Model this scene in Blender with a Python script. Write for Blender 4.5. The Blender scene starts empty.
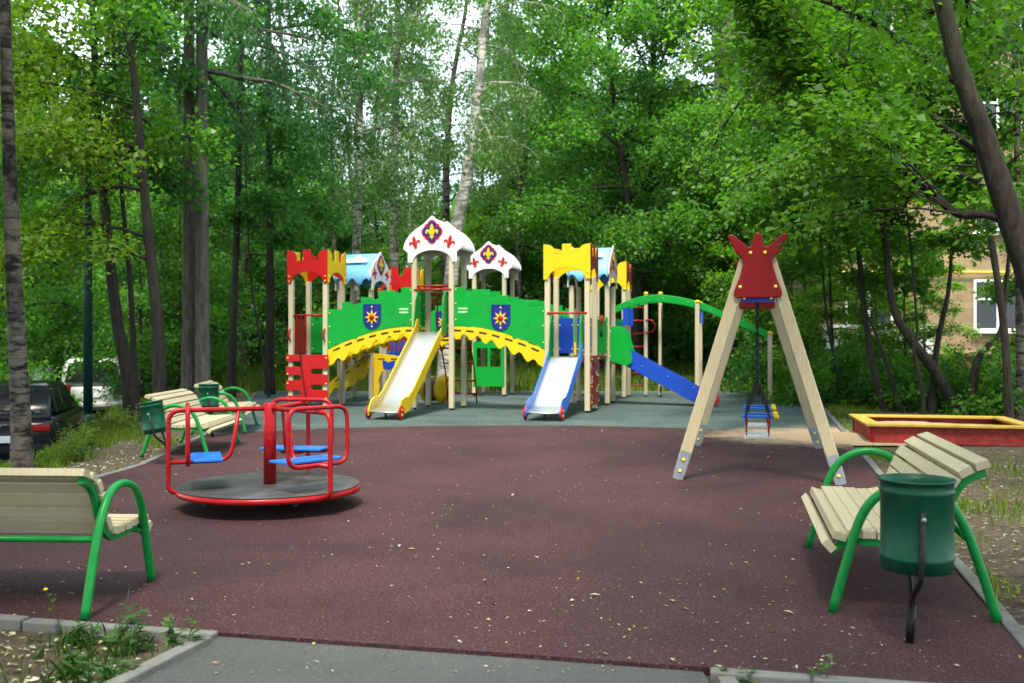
import bpy, bmesh, math, random
import numpy as np
from mathutils import Vector, Matrix
SC = bpy.context.scene
COL = SC.collection
PI = math.pi
rnd = random.Random(7)

# ------------------------------------------------------------------ materials
def _nt(name):
    m = bpy.data.materials.new(name); m.use_nodes = True
    nt = m.node_tree
    return m, nt, nt.nodes['Principled BSDF']
def node(nt, t, **kw):
    n = nt.nodes.new(t)
    for k, v in kw.items():
        if k in n.inputs: n.inputs[k].default_value = v
        else: setattr(n, k, v)
    return n
def ramp(nt, fac, stops, interp='LINEAR'):
    r = nt.nodes.new('ShaderNodeValToRGB'); r.color_ramp.interpolation = interp
    e = r.color_ramp.elements
    while len(e) < len(stops): e.new(0.5)
    for i, (p, c) in enumerate(stops):
        e[i].position = p; e[i].color = (*c, 1)
    nt.links.new(fac, r.inputs[0]); return r.outputs[0]
def mixc(nt, fac, a, b, mode='MIX'):
    n = nt.nodes.new('ShaderNodeMix'); n.data_type = 'RGBA'; n.blend_type = mode
    for s, v in ((n.inputs[0], fac), (n.inputs[6], a), (n.inputs[7], b)):
        if isinstance(v, (int, float)): s.default_value = v
        elif isinstance(v, tuple): s.default_value = (*v, 1)
        else: nt.links.new(v, s)
    return n.outputs[2]
def noise(nt, scale, detail=4, rough=.6, vec=None, dist=0.):
    n = node(nt, 'ShaderNodeTexNoise', Scale=scale, Detail=detail, Roughness=rough, Distortion=dist)
    if vec is not None: nt.links.new(vec, n.inputs['Vector'])
    return n.outputs['Fac']
def coord(nt, scale=None, which='Object'):
    t = nt.nodes.new('ShaderNodeTexCoord'); o = t.outputs[which]
    if scale is None: return o
    mp = node(nt, 'ShaderNodeMapping'); mp.inputs['Scale'].default_value = scale
    nt.links.new(o, mp.inputs['Vector']); return mp.outputs[0]
def bump(nt, bs, h, strength=.3, dist=.01):
    b = node(nt, 'ShaderNodeBump', Strength=strength, Distance=dist)
    nt.links.new(h, b.inputs['Height']); nt.links.new(b.outputs[0], bs.inputs['Normal'])
def dk(c, k): return tuple(min(1, x * k) for x in c)

def mat(name, col, rough=.45, metal=0., var=.12, vs=3., bmp=0., bs_=40., grime=.08, spec=.2):
    m, nt, b = _nt(name)
    v = coord(nt)
    c = ramp(nt, noise(nt, vs, 6, .65, v), [(.3, dk(col, 1 - var)), (.7, dk(col, 1 + var))])
    if grime:
        g = ramp(nt, noise(nt, vs * 3.1, 8, .7, v), [(.48, (0, 0, 0)), (.75, (1, 1, 1))])
        k = nt.nodes.new('ShaderNodeMath'); k.operation = 'MULTIPLY'; k.inputs[1].default_value = grime
        nt.links.new(g, k.inputs[0])
        c = mixc(nt, k.outputs[0], c, (.16, .13, .09))
    nt.links.new(c, b.inputs['Base Color'])
    r = nt.nodes.new('ShaderNodeMapRange'); r.inputs[3].default_value = rough * .8; r.inputs[4].default_value = min(1, rough * 1.25)
    nt.links.new(noise(nt, vs * 2, 4, .6, v), r.inputs[0]); nt.links.new(r.outputs[0], b.inputs['Roughness'])
    b.inputs['Metallic'].default_value = metal
    b.inputs['Specular IOR Level'].default_value = spec
    if bmp: bump(nt, b, noise(nt, bs_, 3, .6, v), bmp, .01)
    return m

def wood_mat(name, col, axis_scale=(30, 30, 2), var=.18, rough=.5, grime=.15):
    m, nt, b = _nt(name)
    v = coord(nt, axis_scale)
    c = ramp(nt, noise(nt, 2.2, 6, .6, v, .6), [(.3, dk(col, 1 - var)), (.65, dk(col, 1 + var * .5))])
    g = ramp(nt, noise(nt, 1.7, 6, .7, coord(nt)), [(.5, (0, 0, 0)), (.8, (1, 1, 1))])
    k = nt.nodes.new('ShaderNodeMath'); k.operation = 'MULTIPLY'; k.inputs[1].default_value = grime
    nt.links.new(g, k.inputs[0])
    c = mixc(nt, k.outputs[0], c, (.2, .16, .1))
    ri = nt.nodes.new('ShaderNodeObjectInfo')
    c = mixc(nt, .45, c, ramp(nt, ri.outputs['Random'], [(0, dk(col, .72)), (1, dk(col, 1.1))]))
    nt.links.new(c, b.inputs['Base Color']); b.inputs['Roughness'].default_value = rough
    bump(nt, b, noise(nt, 2.2, 6, .6, v, .6), .25, .004)
    return m

def leaf_mat(name, cols, trans=.38, rough=.45):
    m, nt, b = _nt(name)
    g = nt.nodes.new('ShaderNodeNewGeometry'); oi = nt.nodes.new('ShaderNodeObjectInfo')
    c = ramp(nt, g.outputs['Random Per Island'], [(i / (len(cols) - 1), c) for i, c in enumerate(cols)])
    n = ramp(nt, noise(nt, .55, 3, .6, coord(nt)), [(.35, (.72, .74, .8)), (.68, (1.22, 1.2, 1.0))])
    c = mixc(nt, 1.0, c, n, 'MULTIPLY')
    o = ramp(nt, oi.outputs['Random'], [(0, (.8, .86, .95)), (.5, (1, 1, 1)), (1, (1.16, 1.1, .9))])
    c = mixc(nt, 1.0, c, o, 'MULTIPLY')
    nt.links.new(c, b.inputs['Base Color']); b.inputs['Roughness'].default_value = rough
    b.inputs['Specular IOR Level'].default_value = .35
    t = nt.nodes.new('ShaderNodeBsdfTranslucent')
    tc = mixc(nt, 1.0, c, (1.25, 1.35, .55), 'MULTIPLY'); nt.links.new(tc, t.inputs[0])
    mx = nt.nodes.new('ShaderNodeMixShader'); mx.inputs[0].default_value = trans
    nt.links.new(b.outputs[0], mx.inputs[1]); nt.links.new(t.outputs[0], mx.inputs[2])
    nt.links.new(mx.outputs[0], nt.nodes['Material Output'].inputs[0])
    return m

def bark_mat(name, base, dark, kind='rough'):
    m, nt, b = _nt(name)
    if kind == 'birch':
        v = coord(nt, (2.2, 2.2, 9))
        n1 = noise(nt, 1.5, 5, .65, v, .4)
        c = ramp(nt, n1, [(.40, dark), (.47, dk(base, .55)), (.53, base), (.8, dk(base, 1.15))])
        v2 = coord(nt, (1.1, 1.1, .8))
        n2 = ramp(nt, noise(nt, 1.3, 5, .7, v2), [(.48, (0, 0, 0)), (.60, (1, 1, 1))])
        c = mixc(nt, n2, c, dark)
        nt.links.new(c, b.inputs['Base Color']); bump(nt, b, n1, .5, .015)
    else:
        v = coord(nt, (7, 7, 1.1))
        n1 = noise(nt, 2.2, 6, .7, v, .8)
        c = ramp(nt, n1, [(.3, dark), (.7, base)])
        n2 = ramp(nt, noise(nt, .9, 4, .6, coord(nt)), [(.5, (0, 0, 0)), (.75, (.6, .6, .6))])
        c = mixc(nt, n2, c, (.05, .06, .03))
        nt.links.new(c, b.inputs['Base Color']); bump(nt, b, n1, 1., .04)
    b.inputs['Roughness'].default_value = .9; b.inputs['Specular IOR Level'].default_value = .2
    return m

M = {}
M['post'] = wood_mat('post_cream', (.44, .385, .265), (22, 22, 1.4), .12, .5, .12)
M['slat'] = wood_mat('bench_slat', (.44, .375, .245), (30, 30, 2.2), .2, .45, .32)
M['timber'] = wood_mat('swing_timber', (.38, .315, .20), (34, 34, 1.6), .28, .45, .1)
M['green'] = mat('green_board', (.003, .24, .03), .32, var=.08)
M['yellow'] = mat('yellow_board', (.62, .42, .010), .33, var=.07)
M['red'] = mat('red_board', (.36, .008, .010), .32, var=.08)
M['maroon'] = mat('dark_red_board', (.18, .005, .007), .35, var=.1)
M['brownred'] = mat('brown_red_board', (.2, .03, .02), .4, var=.1)
M['blue'] = mat('blue_board', (.008, .05, .34), .3, var=.08)
M['seatblue'] = mat('seat_blue', (.015, .13, .56), .35, var=.08, grime=.1)
M['navy'] = mat('navy_board', (.008, .02, .16), .35, var=.1)
M['white'] = mat('white_board', (.58, .58, .60), .35, var=.04, grime=.06)
M['skyblue'] = mat('pale_blue_board', (.16, .42, .78), .22, var=.05)
M['cream'] = mat('cream_paint', (.8, .75, .5), .4, var=.05)
M['redtube'] = mat('red_paint_tube', (.28, .005, .009), .3, var=.14, vs=7, grime=.16)
M['greentube'] = mat('green_paint_tube', (.003, .18, .033), .34, var=.16, vs=7, grime=.22)
M['bin'] = mat('dark_green_bin', (.002, .055, .029), .38, var=.12, vs=5, grime=.14, bmp=.1, bs_=14)
M['black'] = mat('black_iron', (.012, .012, .013), .45, var=.2)
M['rubberblack'] = mat('tyre_rubber', (.02, .02, .021), .75, var=.2)
def steel():
    m, nt, b = _nt('brushed_steel'); b.inputs['Metallic'].default_value = 1.; v = coord(nt, (40, 2, 2))
    nt.links.new(ramp(nt, noise(nt, 1.5, 4, .6, v), [(.3, (.74, .75, .76)), (.7, (.86, .86, .86))]), b.inputs['Base Color']); b.inputs['Roughness'].default_value = .32
    return m
M['steel'] = steel()
M['galv'] = mat('galvanised', (.25, .28, .31), .5, .6, var=.2)
M['bolt'] = mat('bolt_yellow', (.72, .55, .05), .35)
M['deckwood'] = mat('deck_brown', (.075, .05, .035), .6, var=.25)
M['slotshade'] = mat('slot_shade', (.03, .02, .01), .8)  # painted shade: dark colour for the gloom seen through slots
M['concrete'] = mat('kerb_concrete', (.13, .13, .122), .9, var=.3, vs=4, bmp=.4, bs_=90, grime=.5)
M['glass'] = mat('dark_glass', (.010, .013, .015), .05, var=0, spec=.5, grime=.02)
M['winframe'] = mat('window_white', (.7, .7, .7), .4, var=.05)
M['tail'] = mat('tail_red', (.2, .008, .008), .2)
M['chrome'] = mat('chrome', (.7, .7, .72), .12, 1.)
M['carblack'] = mat('car_black', (.012, .013, .016), .12, var=.1, grime=.08)
M['carwhite'] = mat('car_white', (.5, .51, .52), .18, var=.04, grime=.08)
M['carsilver'] = mat('car_silver', (.42, .45, .48), .25, .3, var=.04)
M['carblue'] = mat('car_blue', (.03, .1, .3), .2, var=.04)
M['lamp'] = mat('lamp_teal', (.003, .038, .035), .5, var=.25, grime=.15)

# disc cover of the roundabout, worn
def worn_disc():
    m, nt, b = _nt('roundabout_cover'); v = coord(nt)
    c = ramp(nt, noise(nt, 2.2, 7, .65, v, .5), [(.3, (.014, .014, .015)), (.55, (.034, .034, .034)), (.75, (.085, .08, .076))])
    nt.links.new(c, b.inputs['Base Color']); b.inputs['Roughness'].default_value = .5
    bump(nt, b, noise(nt, 120, 2, .5, v), .3, .003); return m
M['disc'] = worn_disc()

def rubber(name, cols, sand=True):
    m, nt, b = _nt(name); v = coord(nt)
    fine = noise(nt, 75, 2, .7, v)
    c = ramp(nt, fine, [(.34, dk(cols[0], .4)), (.48, cols[0]), (.60, cols[1]), (.76, cols[2])])
    vo = node(nt, 'ShaderNodeTexVoronoi', Scale=95.); nt.links.new(v, vo.inputs['Vector'])
    sp = nt.nodes.new('ShaderNodeSeparateColor'); nt.links.new(vo.outputs['Color'], sp.inputs[0])
    c = mixc(nt, ramp(nt, sp.outputs[0], [(.96, (0, 0, 0)), (.98, (.45, .45, .45))]), c, cols[2])
    big = ramp(nt, noise(nt, .7, 5, .65, v, .3), [(.28, (.6, .6, .63)), (.72, (1.32, 1.3, 1.27))])
    c = mixc(nt, 1., c, big, 'MULTIPLY')
    blot = ramp(nt, noise(nt, 2.3, 6, .7, v), [(.56, (0, 0, 0)), (.78, (.4, .4, .4))])
    c = mixc(nt, blot, c, cols[3])
    if sand:                                               # sand trodden out of the pit
        vm = nt.nodes.new('ShaderNodeVectorMath'); vm.operation = 'DISTANCE'
        mp = node(nt, 'ShaderNodeMapping'); mp.inputs['Scale'].default_value = (.75, 1., 1)
        nt.links.new(v, mp.inputs[0]); nt.links.new(mp.outputs[0], vm.inputs[0]); vm.inputs[1].default_value = (4.95 * .75, 14.2, 0)
        d = nt.nodes.new('ShaderNodeMath'); d.operation = 'MULTIPLY_ADD'; d.inputs[1].default_value = -.44; d.inputs[2].default_value = .90
        nt.links.new(vm.outputs['Value'], d.inputs[0])
        ad = nt.nodes.new('ShaderNodeMath'); ad.operation = 'ADD'; nt.links.new(d.outputs[0], ad.inputs[0]); nt.links.new(noise(nt, 2.2, 7, .75, v), ad.inputs[1])
        c = mixc(nt, ramp(nt, ad.outputs[0], [(.62, (0, 0, 0)), (.98, (.95, .95, .95))]), c, (.33, .24, .15))
    nt.links.new(c, b.inputs['Base Color']); b.inputs['Roughness'].default_value = .8
    b.inputs['Specular IOR Level'].default_value = .2
    bump(nt, b, fine, .7, .006); return m
M['maroonrub'] = rubber('rubber_maroon', [(.036, .0128, .0152), (.050, .0215, .024), (.13, .08, .08), (.046, .027, .027)])
M['tealrub'] = rubber('rubber_teal', [(.034, .058, .056), (.064, .098, .094), (.26, .27, .24), (.07, .088, .08)])

def asphalt():
    m, nt, b = _nt('asphalt'); v = coord(nt)
    f = noise(nt, 130, 3, .7, v)
    c = ramp(nt, f, [(.3, (.024, .025, .025)), (.6, (.048, .049, .047)), (.75, (.15, .15, .145))])
    c = mixc(nt, 1., c, ramp(nt, noise(nt, 1.1, 6, .7, v), [(.3, (.8, .8, .8)), (.7, (1.25, 1.25, 1.25))]), 'MULTIPLY')
    nt.links.new(c, b.inputs['Base Color']); b.inputs['Roughness'].default_value = .75
    bump(nt, b, f, .6, .005); return m
M['asphalt'] = asphalt()

def ground():
    m, nt, b = _nt('ground_soil'); v = coord(nt)
    at = nt.nodes.new('ShaderNodeAttribute'); at.attribute_name = 'grassy'
    n1 = noise(nt, 1.6, 8, .7, v); n2 = noise(nt, 22, 6, .75, v)
    soil = ramp(nt, n2, [(.3, (.035, .026, .018)), (.5, (.085, .066, .047)), (.7, (.17, .14, .10))])
    soil = mixc(nt, ramp(nt, n1, [(.45, (0, 0, 0)), (.7, (.7, .7, .7))]), soil, (.15, .125, .085))
    vo = node(nt, 'ShaderNodeTexVoronoi', Scale=19.); nt.links.new(v, vo.inputs['Vector'])
    sp = nt.nodes.new('ShaderNodeSeparateColor'); nt.links.new(vo.outputs['Color'], sp.inputs[0])
    lc = ramp(nt, sp.outputs[1], [(0, (.22, .15, .06)), (.5, (.30, .25, .12)), (1, (.38, .34, .24))])
    near = ramp(nt, vo.outputs['Distance'], [(.28, (1, 1, 1)), (.36, (0, 0, 0))])
    some = ramp(nt, sp.outputs[0], [(.62, (0, 0, 0)), (.65, (1, 1, 1))])
    soil = mixc(nt, mixc(nt, 1., near, some, 'MULTIPLY'), soil, lc)
    gr = ramp(nt, n2, [(.3, (.035, .075, .016)), (.5, (.085, .15, .03)), (.72, (.18, .22, .06))])
    ad = nt.nodes.new('ShaderNodeMath'); ad.operation = 'ADD'; nt.links.new(at.outputs['Fac'], ad.inputs[0]); nt.links.new(n1, ad.inputs[1])
    c = mixc(nt, ramp(nt, ad.outputs[0], [(.85, (0, 0, 0)), (1.15, (1, 1, 1))]), soil, gr)
    nt.links.new(c, b.inputs['Base Color']); b.inputs['Roughness'].default_value = .95
    b.inputs['Specular IOR Level'].default_value = .1
    bump(nt, b, n2, 1., .04); return m
M['ground'] = ground()

def sand():
    m, nt, b = _nt('sand'); v = coord(nt); f = noise(nt, 60, 5, .75, v)
    c = ramp(nt, f, [(.3, (.2, .14, .08)), (.6, (.36, .265, .16)), (.8, (.45, .35, .23))])
    nt.links.new(c, b.inputs['Base Color']); b.inputs['Roughness'].default_value = .95
    bump(nt, b, noise(nt, 9, 6, .7, v), .8, .05); return m
M['sand'] = sand()

def brick():
    m, nt, b = _nt('tan_brick'); v = coord(nt)
    mp = node(nt, 'ShaderNodeMapping'); mp.inputs['Rotation'].default_value = (PI / 2, 0, 0); nt.links.new(v, mp.inputs[0])
    t = node(nt, 'ShaderNodeTexBrick', Scale=1.); t.inputs['Brick Width'].default_value = .5; t.inputs['Row Height'].default_value = .2
    t.inputs['Mortar Size'].default_value = .012
    t.inputs['Color1'].default_value = (.27, .185, .095, 1); t.inputs['Color2'].default_value = (.18, .12, .062, 1); t.inputs['Mortar'].default_value = (.17, .14, .10, 1)
    nt.links.new(mp.outputs[0], t.inputs['Vector'])
    c = mixc(nt, 1., t.outputs['Color'], ramp(nt, noise(nt, .8, 6, .7, v), [(.3, (.75, .75, .75)), (.7, (1.2, 1.2, 1.2))]), 'MULTIPLY')
    nt.links.new(c, b.inputs['Base Color']); b.inputs['Roughness'].default_value = .9
    bump(nt, b, t.outputs['Fac'], -.4, .02); return m
M['brick'] = brick()
M['plinth'] = mat('plinth_red', (.13, .02, .018), .8, var=.3, vs=2, grime=.3)
M['plaster'] = mat('pale_plaster', (.5, .5, .48), .85, var=.15, vs=1, grime=.2)

M['bark_dark'] = bark_mat('bark_dark', (.05, .042, .034), (.010, .009, .008))
M['bark_grey'] = bark_mat('bark_grey', (.17, .155, .135), (.04, .036, .032))
M['bark_pine'] = bark_mat('bark_larch', (.17, .14, .12), (.03, .026, .022))
M['bark_birch'] = bark_mat('bark_birch', (.115, .10, .082), (.011, .010, .009), 'birch')
M['bark_pale'] = bark_mat('bark_pale_birch', (.50, .48, .43), (.16, .15, .13), 'birch')
M['bark_aspen'] = bark_mat('bark_aspen', (.40, .39, .31), (.05, .045, .035), 'birch')
M['leaf_bright'] = leaf_mat('leaf_bright', [(.06, .19, .016), (.10, .25, .02), (.16, .31, .026), (.075, .21, .022)], .5)
M['leaf_mid'] = leaf_mat('leaf_mid', [(.042, .165, .022), (.072, .225, .026), (.125, .28, .03), (.055, .19, .03)], .54)
M['leaf_deep'] = leaf_mat('leaf_deep', [(.026, .125, .032), (.045, .17, .04), (.08, .22, .044), (.034, .145, .04)], .52)
M['leaf_blue'] = leaf_mat('leaf_larch', [(.025, .10, .04), (.045, .14, .048), (.075, .18, .055)], .42)
M['leaf_birch'] = leaf_mat('leaf_birch', [(.06, .16, .045), (.095, .21, .06), (.14, .25, .075)], .48)
M['grass'] = leaf_mat('grass_blade', [(.09, .17, .028), (.15, .24, .04), (.23, .28, .07), (.11, .21, .03)], .58)
M['weed'] = leaf_mat('weed_leaf', [(.025, .085, .015), (.05, .13, .02), (.08, .16, .03)], .38)
M['litter'] = leaf_mat('fallen_leaf', [(.34, .30, .18), (.42, .39, .30), (.20, .13, .05), (.36, .31, .10), (.46, .44, .38)], .1, .7)

# ------------------------------------------------------------------ mesh builder
class MB:
    def __init__(s): s.v = []; s.f = []; s.m = []; s.s = []
    def add(s, vs, fs, m=0, smooth=False):
        o = len(s.v); s.v += [tuple(v) for v in vs]
        for f in fs: s.f.append(tuple(i + o for i in f)); s.m.append(m); s.s.append(smooth)
        return s
    def box(s, c, size, m=0, R=None):
        c = Vector(c); h = [x / 2 for x in size]; vs = []
        for x in (-1, 1):
            for y in (-1, 1):
                for z in (-1, 1):
                    p = Vector((x * h[0], y * h[1], z * h[2])); vs.append(c + (R @ p if R else p))
        return s.add(vs, [(0, 1, 3, 2), (4, 6, 7, 5), (0, 4, 5, 1), (2, 3, 7, 6), (0, 2, 6, 4), (1, 5, 7, 3)], m)
    def bar(s, a, b, w, h, m=0, up=(0, 0, 1)):
        a, b = Vector(a), Vector(b); d = (b - a); L = d.length; d.normalize()
        x = d.cross(Vector(up)).normalized(); z = x.cross(d)
        return s.box((a + b) / 2, (w, L, h), m, Matrix((x, d, z)).transposed())
    def tube(s, pts, r, seg=8, m=0, closed=False):
        pts = [Vector(p) for p in pts]; n = len(pts)
        rs = r if isinstance(r, (list, tuple)) else [r] * n
        ref = None; vs = []
        for i in range(n):
            if closed: d = pts[(i + 1) % n] - pts[i - 1]
            else: d = pts[min(i + 1, n - 1)] - pts[max(i - 1, 0)]
            if d.length < 1e-9: d = Vector((0, 0, 1))
            d.normalize()
            if ref is None:
                ref = d.cross(Vector((0, 0, 1)) if abs(d.z) < .9 else Vector((1, 0, 0))).normalized()
            ref = (ref - d * ref.dot(d)).normalized(); e = d.cross(ref)
            for k in range(seg):
                t = 2 * PI * k / seg; vs.append(pts[i] + (ref * math.cos(t) + e * math.sin(t)) * rs[i])
        fs = []
        for i in range(n if closed else n - 1):
            j = (i + 1) % n
            for k in range(seg): fs.append((i * seg + k, i * seg + (k + 1) % seg, j * seg + (k + 1) % seg, j * seg + k))
        s.add(vs, fs, m, True)
        if not closed:
            o = len(s.v) - len(vs)
            s.f.append(tuple(o + k for k in reversed(range(seg)))); s.m.append(m); s.s.append(False)
            s.f.append(tuple(o + (n - 1) * seg + k for k in range(seg))); s.m.append(m); s.s.append(False)
        return s
    def prism(s, outline, T, o=(0, 0, 0), ax=(1, 0, 0), az=(0, 0, 1), m=0, off=0.):
        o, ax, az = Vector(o), Vector(ax), Vector(az); n = ax.cross(az).normalized(); k = len(outline)
        vs = [o + ax * x + az * z + n * (T / 2 + off) for x, z in outline] + [o + ax * x + az * z + n * (off - T / 2) for x, z in outline]
        fs = [tuple(range(k)), tuple(reversed(range(k, 2 * k)))] + [(i, i + k, (i + 1) % k + k, (i + 1) % k) for i in range(k)]
        return s.add(vs, fs, m)
    def lathe(s, prof, c=(0, 0, 0), seg=20, m=0, R=None, cap=True):
        c = Vector(c); vs = []; n = len(prof)
        for r, z in prof:
            for k in range(seg):
                t = 2 * PI * k / seg; p = Vector((r * math.cos(t), r * math.sin(t), z)); vs.append(c + (R @ p if R else p))
        fs = [(i * seg + k, i * seg + (k + 1) % seg, (i + 1) * seg + (k + 1) % seg, (i + 1) * seg + k) for i in range(n - 1) for k in range(seg)]
        s.add(vs, fs, m, True); o = len(s.v) - len(vs)
        if cap:
            s.f.append(tuple(o + k for k in reversed(range(seg)))); s.m.append(m); s.s.append(False)
            s.f.append(tuple(o + (n - 1) * seg + k for k in range(seg))); s.m.append(m); s.s.append(False)
        return s
    def ball(s, c, r, m=0, squash=.5, n=(0, 0, 1)):
        R = Vector((0, 0, 1)).rotation_difference(Vector(n)).to_matrix()
        return s.lathe([(r, 0), (r * .8, r * squash * .6), (r * .3, r * squash)], c, 8, m, R)
    def build(s, name, mats, parent=None, bevel=0., recalc=True, loc=None):
        me = bpy.data.meshes.new(name); me.from_pydata(s.v, [], s.f)
        for x in (mats if isinstance(mats, (list, tuple)) else [mats]): me.materials.append(M[x] if isinstance(x, str) else x)
        me.polygons.foreach_set('material_index', s.m); me.polygons.foreach_set('use_smooth', s.s)
        if recalc:
            bm = bmesh.new(); bm.from_mesh(me); bmesh.ops.recalc_face_normals(bm, faces=bm.faces); bm.to_mesh(me); bm.free()
        me.update()
        o = bpy.data.objects.new(name, me); COL.objects.link(o)
        if parent: o.parent = parent
        if loc: o.location = loc
        if bevel:
            b = o.modifiers.new('Bevel', 'BEVEL'); b.width = bevel; b.segments = 2; b.limit_method = 'ANGLE'; b.angle_limit = .9
        return o

def np_mesh(name, V, F, mats, parent=None, smooth=False):
    """quads or tris: F is (n,k)"""
    me = bpy.data.meshes.new(name); k = F.shape[1]
    me.vertices.add(len(V)); me.vertices.foreach_set('co', np.ascontiguousarray(V, np.float32).ravel())
    me.loops.add(F.size); me.loops.foreach_set('vertex_index', np.ascontiguousarray(F, np.int32).ravel())
    me.polygons.add(len(F)); me.polygons.foreach_set('loop_start', np.arange(0, F.size, k, dtype=np.int32))
    me.polygons.foreach_set('loop_total', np.full(len(F), k, np.int32))
    if smooth: me.polygons.foreach_set('use_smooth', np.ones(len(F), bool))
    me.materials.append(M[mats]); me.update(calc_edges=True); me.validate()
    o = bpy.data.objects.new(name, me); COL.objects.link(o)
    if parent: o.parent = parent
    return o

def thing(name, label, cat, loc=(0, 0, 0), rz=0., group=None):
    o = bpy.data.objects.new(name, None); COL.objects.link(o); o.empty_display_size = .2
    o.location = loc; o.rotation_euler = (0, 0, rz); o['label'] = label; o['category'] = cat
    if group: o['group'] = group
    return o
def tag(o, label, cat, group=None):
    o['label'] = label; o['category'] = cat
    if group: o['group'] = group
    return o
def struct(o): o['kind'] = 'structure'; return o
def stuff(o, label=None, cat=None):
    o['kind'] = 'stuff'
    if label: o['label'] = label; o['category'] = cat
    return o
def kids(o): return KID.get(o.name) or [c for c in o.children]
KID = {}
def dup(root, loc, rz, label=None, group=None, scale=None):
    r = root.copy(); COL.objects.link(r); r.location = loc; r.rotation_euler = (0, 0, rz)
    if label: r['label'] = label
    if group: r['group'] = group
    if scale: r.scale = (scale,) * 3 if isinstance(scale, (int, float)) else scale
    for ch in list(root.children):
        c = ch.copy(); COL.objects.link(c); c.parent = r
        for g in list(ch.children):
            d = g.copy(); COL.objects.link(d); d.parent = c
    return r

def smooth_path(pts, n=6):
    P = [Vector(p) for p in pts]
    if len(P) < 3: return P
    Q = [P[0] * 2 - P[1]] + P + [P[-1] * 2 - P[-2]]; out = []
    for i in range(1, len(Q) - 2):
        a, b, c, d = Q[i - 1:i + 3]
        for k in range(n):
            t = k / n
            out.append(.5 * ((2 * b) + (c - a) * t + (2 * a - 5 * b + 4 * c - d) * t * t + (3 * b - a - 3 * c + d) * t ** 3))
    return out + [P[-1]]
def fillet(pts, r, n=6, closed=False):
    P = [Vector(p) for p in pts]; out = []; N = len(P)
    for i in range(N):
        if not closed and i in (0, N - 1): out.append(P[i]); continue
        a, b, c = P[i - 1], P[i], P[(i + 1) % N]
        u, v = (a - b), (c - b); q = min(r, u.length * .49, v.length * .49); u.normalize(); v.normalize()
        s, e = b + u * q, b + v * q
        for k in range(n + 1):
            t = k / n; out.append((1 - t) ** 2 * s + 2 * t * (1 - t) * b + t * t * e)
    return out
def lerp(a, b, t): return a + (b - a) * t
F_, H_, PX0, PY0 = 960., 1.4, 512., 341.5
def gp(px, py, z=0.):                 # where a sight line of the survey meets height z
    Y = F_ * (H_ - z) / (py - PY0); return Vector(((px - PX0) * Y / F_, Y, z))
def at(px, Y, py=None):               # survey point at distance Y
    return Vector(((px - PX0) * Y / F_, Y, H_ - (py - PY0) * Y / F_ if py is not None else 0.))
M['pitred'] = mat('sandpit_red', (.24, .02, .016), .6, var=.35, vs=4, grime=.5)
M['pityellow'] = mat('sandpit_yellow', (.42, .275, .05), .6, var=.2, vs=5, grime=.35)

M['greenhighlight'] = mat('green_bar_highlight', (.30, .52, .34), .4)  # paler green that paints the gloss highlight on the railing bars

M['greywhite'] = mat('worn_white', (.40, .40, .39), .6, var=.15, vs=8, grime=.35)

M['leaf_yellow'] = leaf_mat('leaf_yellow_green', [(.10, .20, .012), (.15, .27, .016), (.22, .31, .022), (.12, .23, .016)], .52)
# ================================================================== PLAY CASTLE
TH = math.radians(-15)
castle = thing('play_castle', 'large green wooden play castle with eight towers, arched bridges and three slides', 'play structure', (-1.625, 19.6, 0), TH)
castle['label'] = 'green castle climbing frame with crowned and gabled towers, arched bridges and slides'
S = .45; PW = .1
X3, Y3, Z3 = Vector((1, 0, 0)), Vector((0, 1, 0)), Vector((0, 0, 1))

def post(a, b, z1, z0=0., cap=False, w=PW):
    m = MB(); m.box((a, b, (z0 + z1) / 2 + .02), (w, w, z1 - z0 - .04))
    for s in (-1, 1):                                    # two shallow grooves per face read as thin ridges
        m.box((a + s * w * .23, b, (z0 + z1) / 2 + .05), (w * .2, w + .006, z1 - z0 - .16)); m.box((a, b + s * w * .23, (z0 + z1) / 2 + .05), (w + .006, w * .2, z1 - z0 - .16))
    m.box((a, b, z0 + .02), (.05, .05, .06), 1)
    if cap: m.lathe([(w * .72, 0), (w * .72, .03), (w * .3, .06)], (a, b, z1), 8, 2)
    return m.build('post', ['post', 'black', 'yellow'], castle, .008)

CROWN = ([(0, 0), (.10, 0)] + [(.5 - .4 * math.cos(t), .34 * math.sin(t)) for t in [PI * k / 14 for k in range(15)]] + [(.90, 0), (1, 0), (1, 1.0), (.93, .985)]
         + [(.93 - .17 * math.sin(t), .985 - .19 * (1 - math.cos(t))) for t in (.4, .8, 1.2, 1.5)] + [(.76, .68), (.60, .68), (.60, 1.0), (.40, 1.0), (.40, .68), (.24, .68)]
         + [(.07 + .17 * math.sin(t), .985 - .19 * (1 - math.cos(t))) for t in (1.5, 1.2, .8, .4)] + [(.07, .985), (0, 1.0)])
def crown(a, b, z, mats, bw=.94, h=.70):
    """four panels round the tops of a tower's posts"""
    out = [(x * bw, y * h) for x, y in CROWN]
    for k, (o, ax, mt) in enumerate((((a - bw / 2, b - S - .012, z), X3, mats[0]), ((a + bw / 2, b + S + .012, z), -X3, mats[0]),
                                     ((a + S + .012, b - bw / 2 + .02, z), Y3, mats[1]), ((a - S - .012, b + bw / 2 - .02, z), -Y3, mats[1]))):
        q = [(x if k < 2 else x * .955, y) for x, y in out]
        p = MB().prism(q, .022, o, ax)
        n = ax.cross(Z3)
        for fx in (.055, .945):
            for fz in (.05, .2): p.ball(Vector(o) + ax * (q[0][0] + fx * bw * (1 if k < 2 else .955)) + Z3 * (fz * h) + n * .011, .02, 1, .6, n)
        p.build('crown_panel', [mt, 'bolt'], castle, .006)

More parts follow.
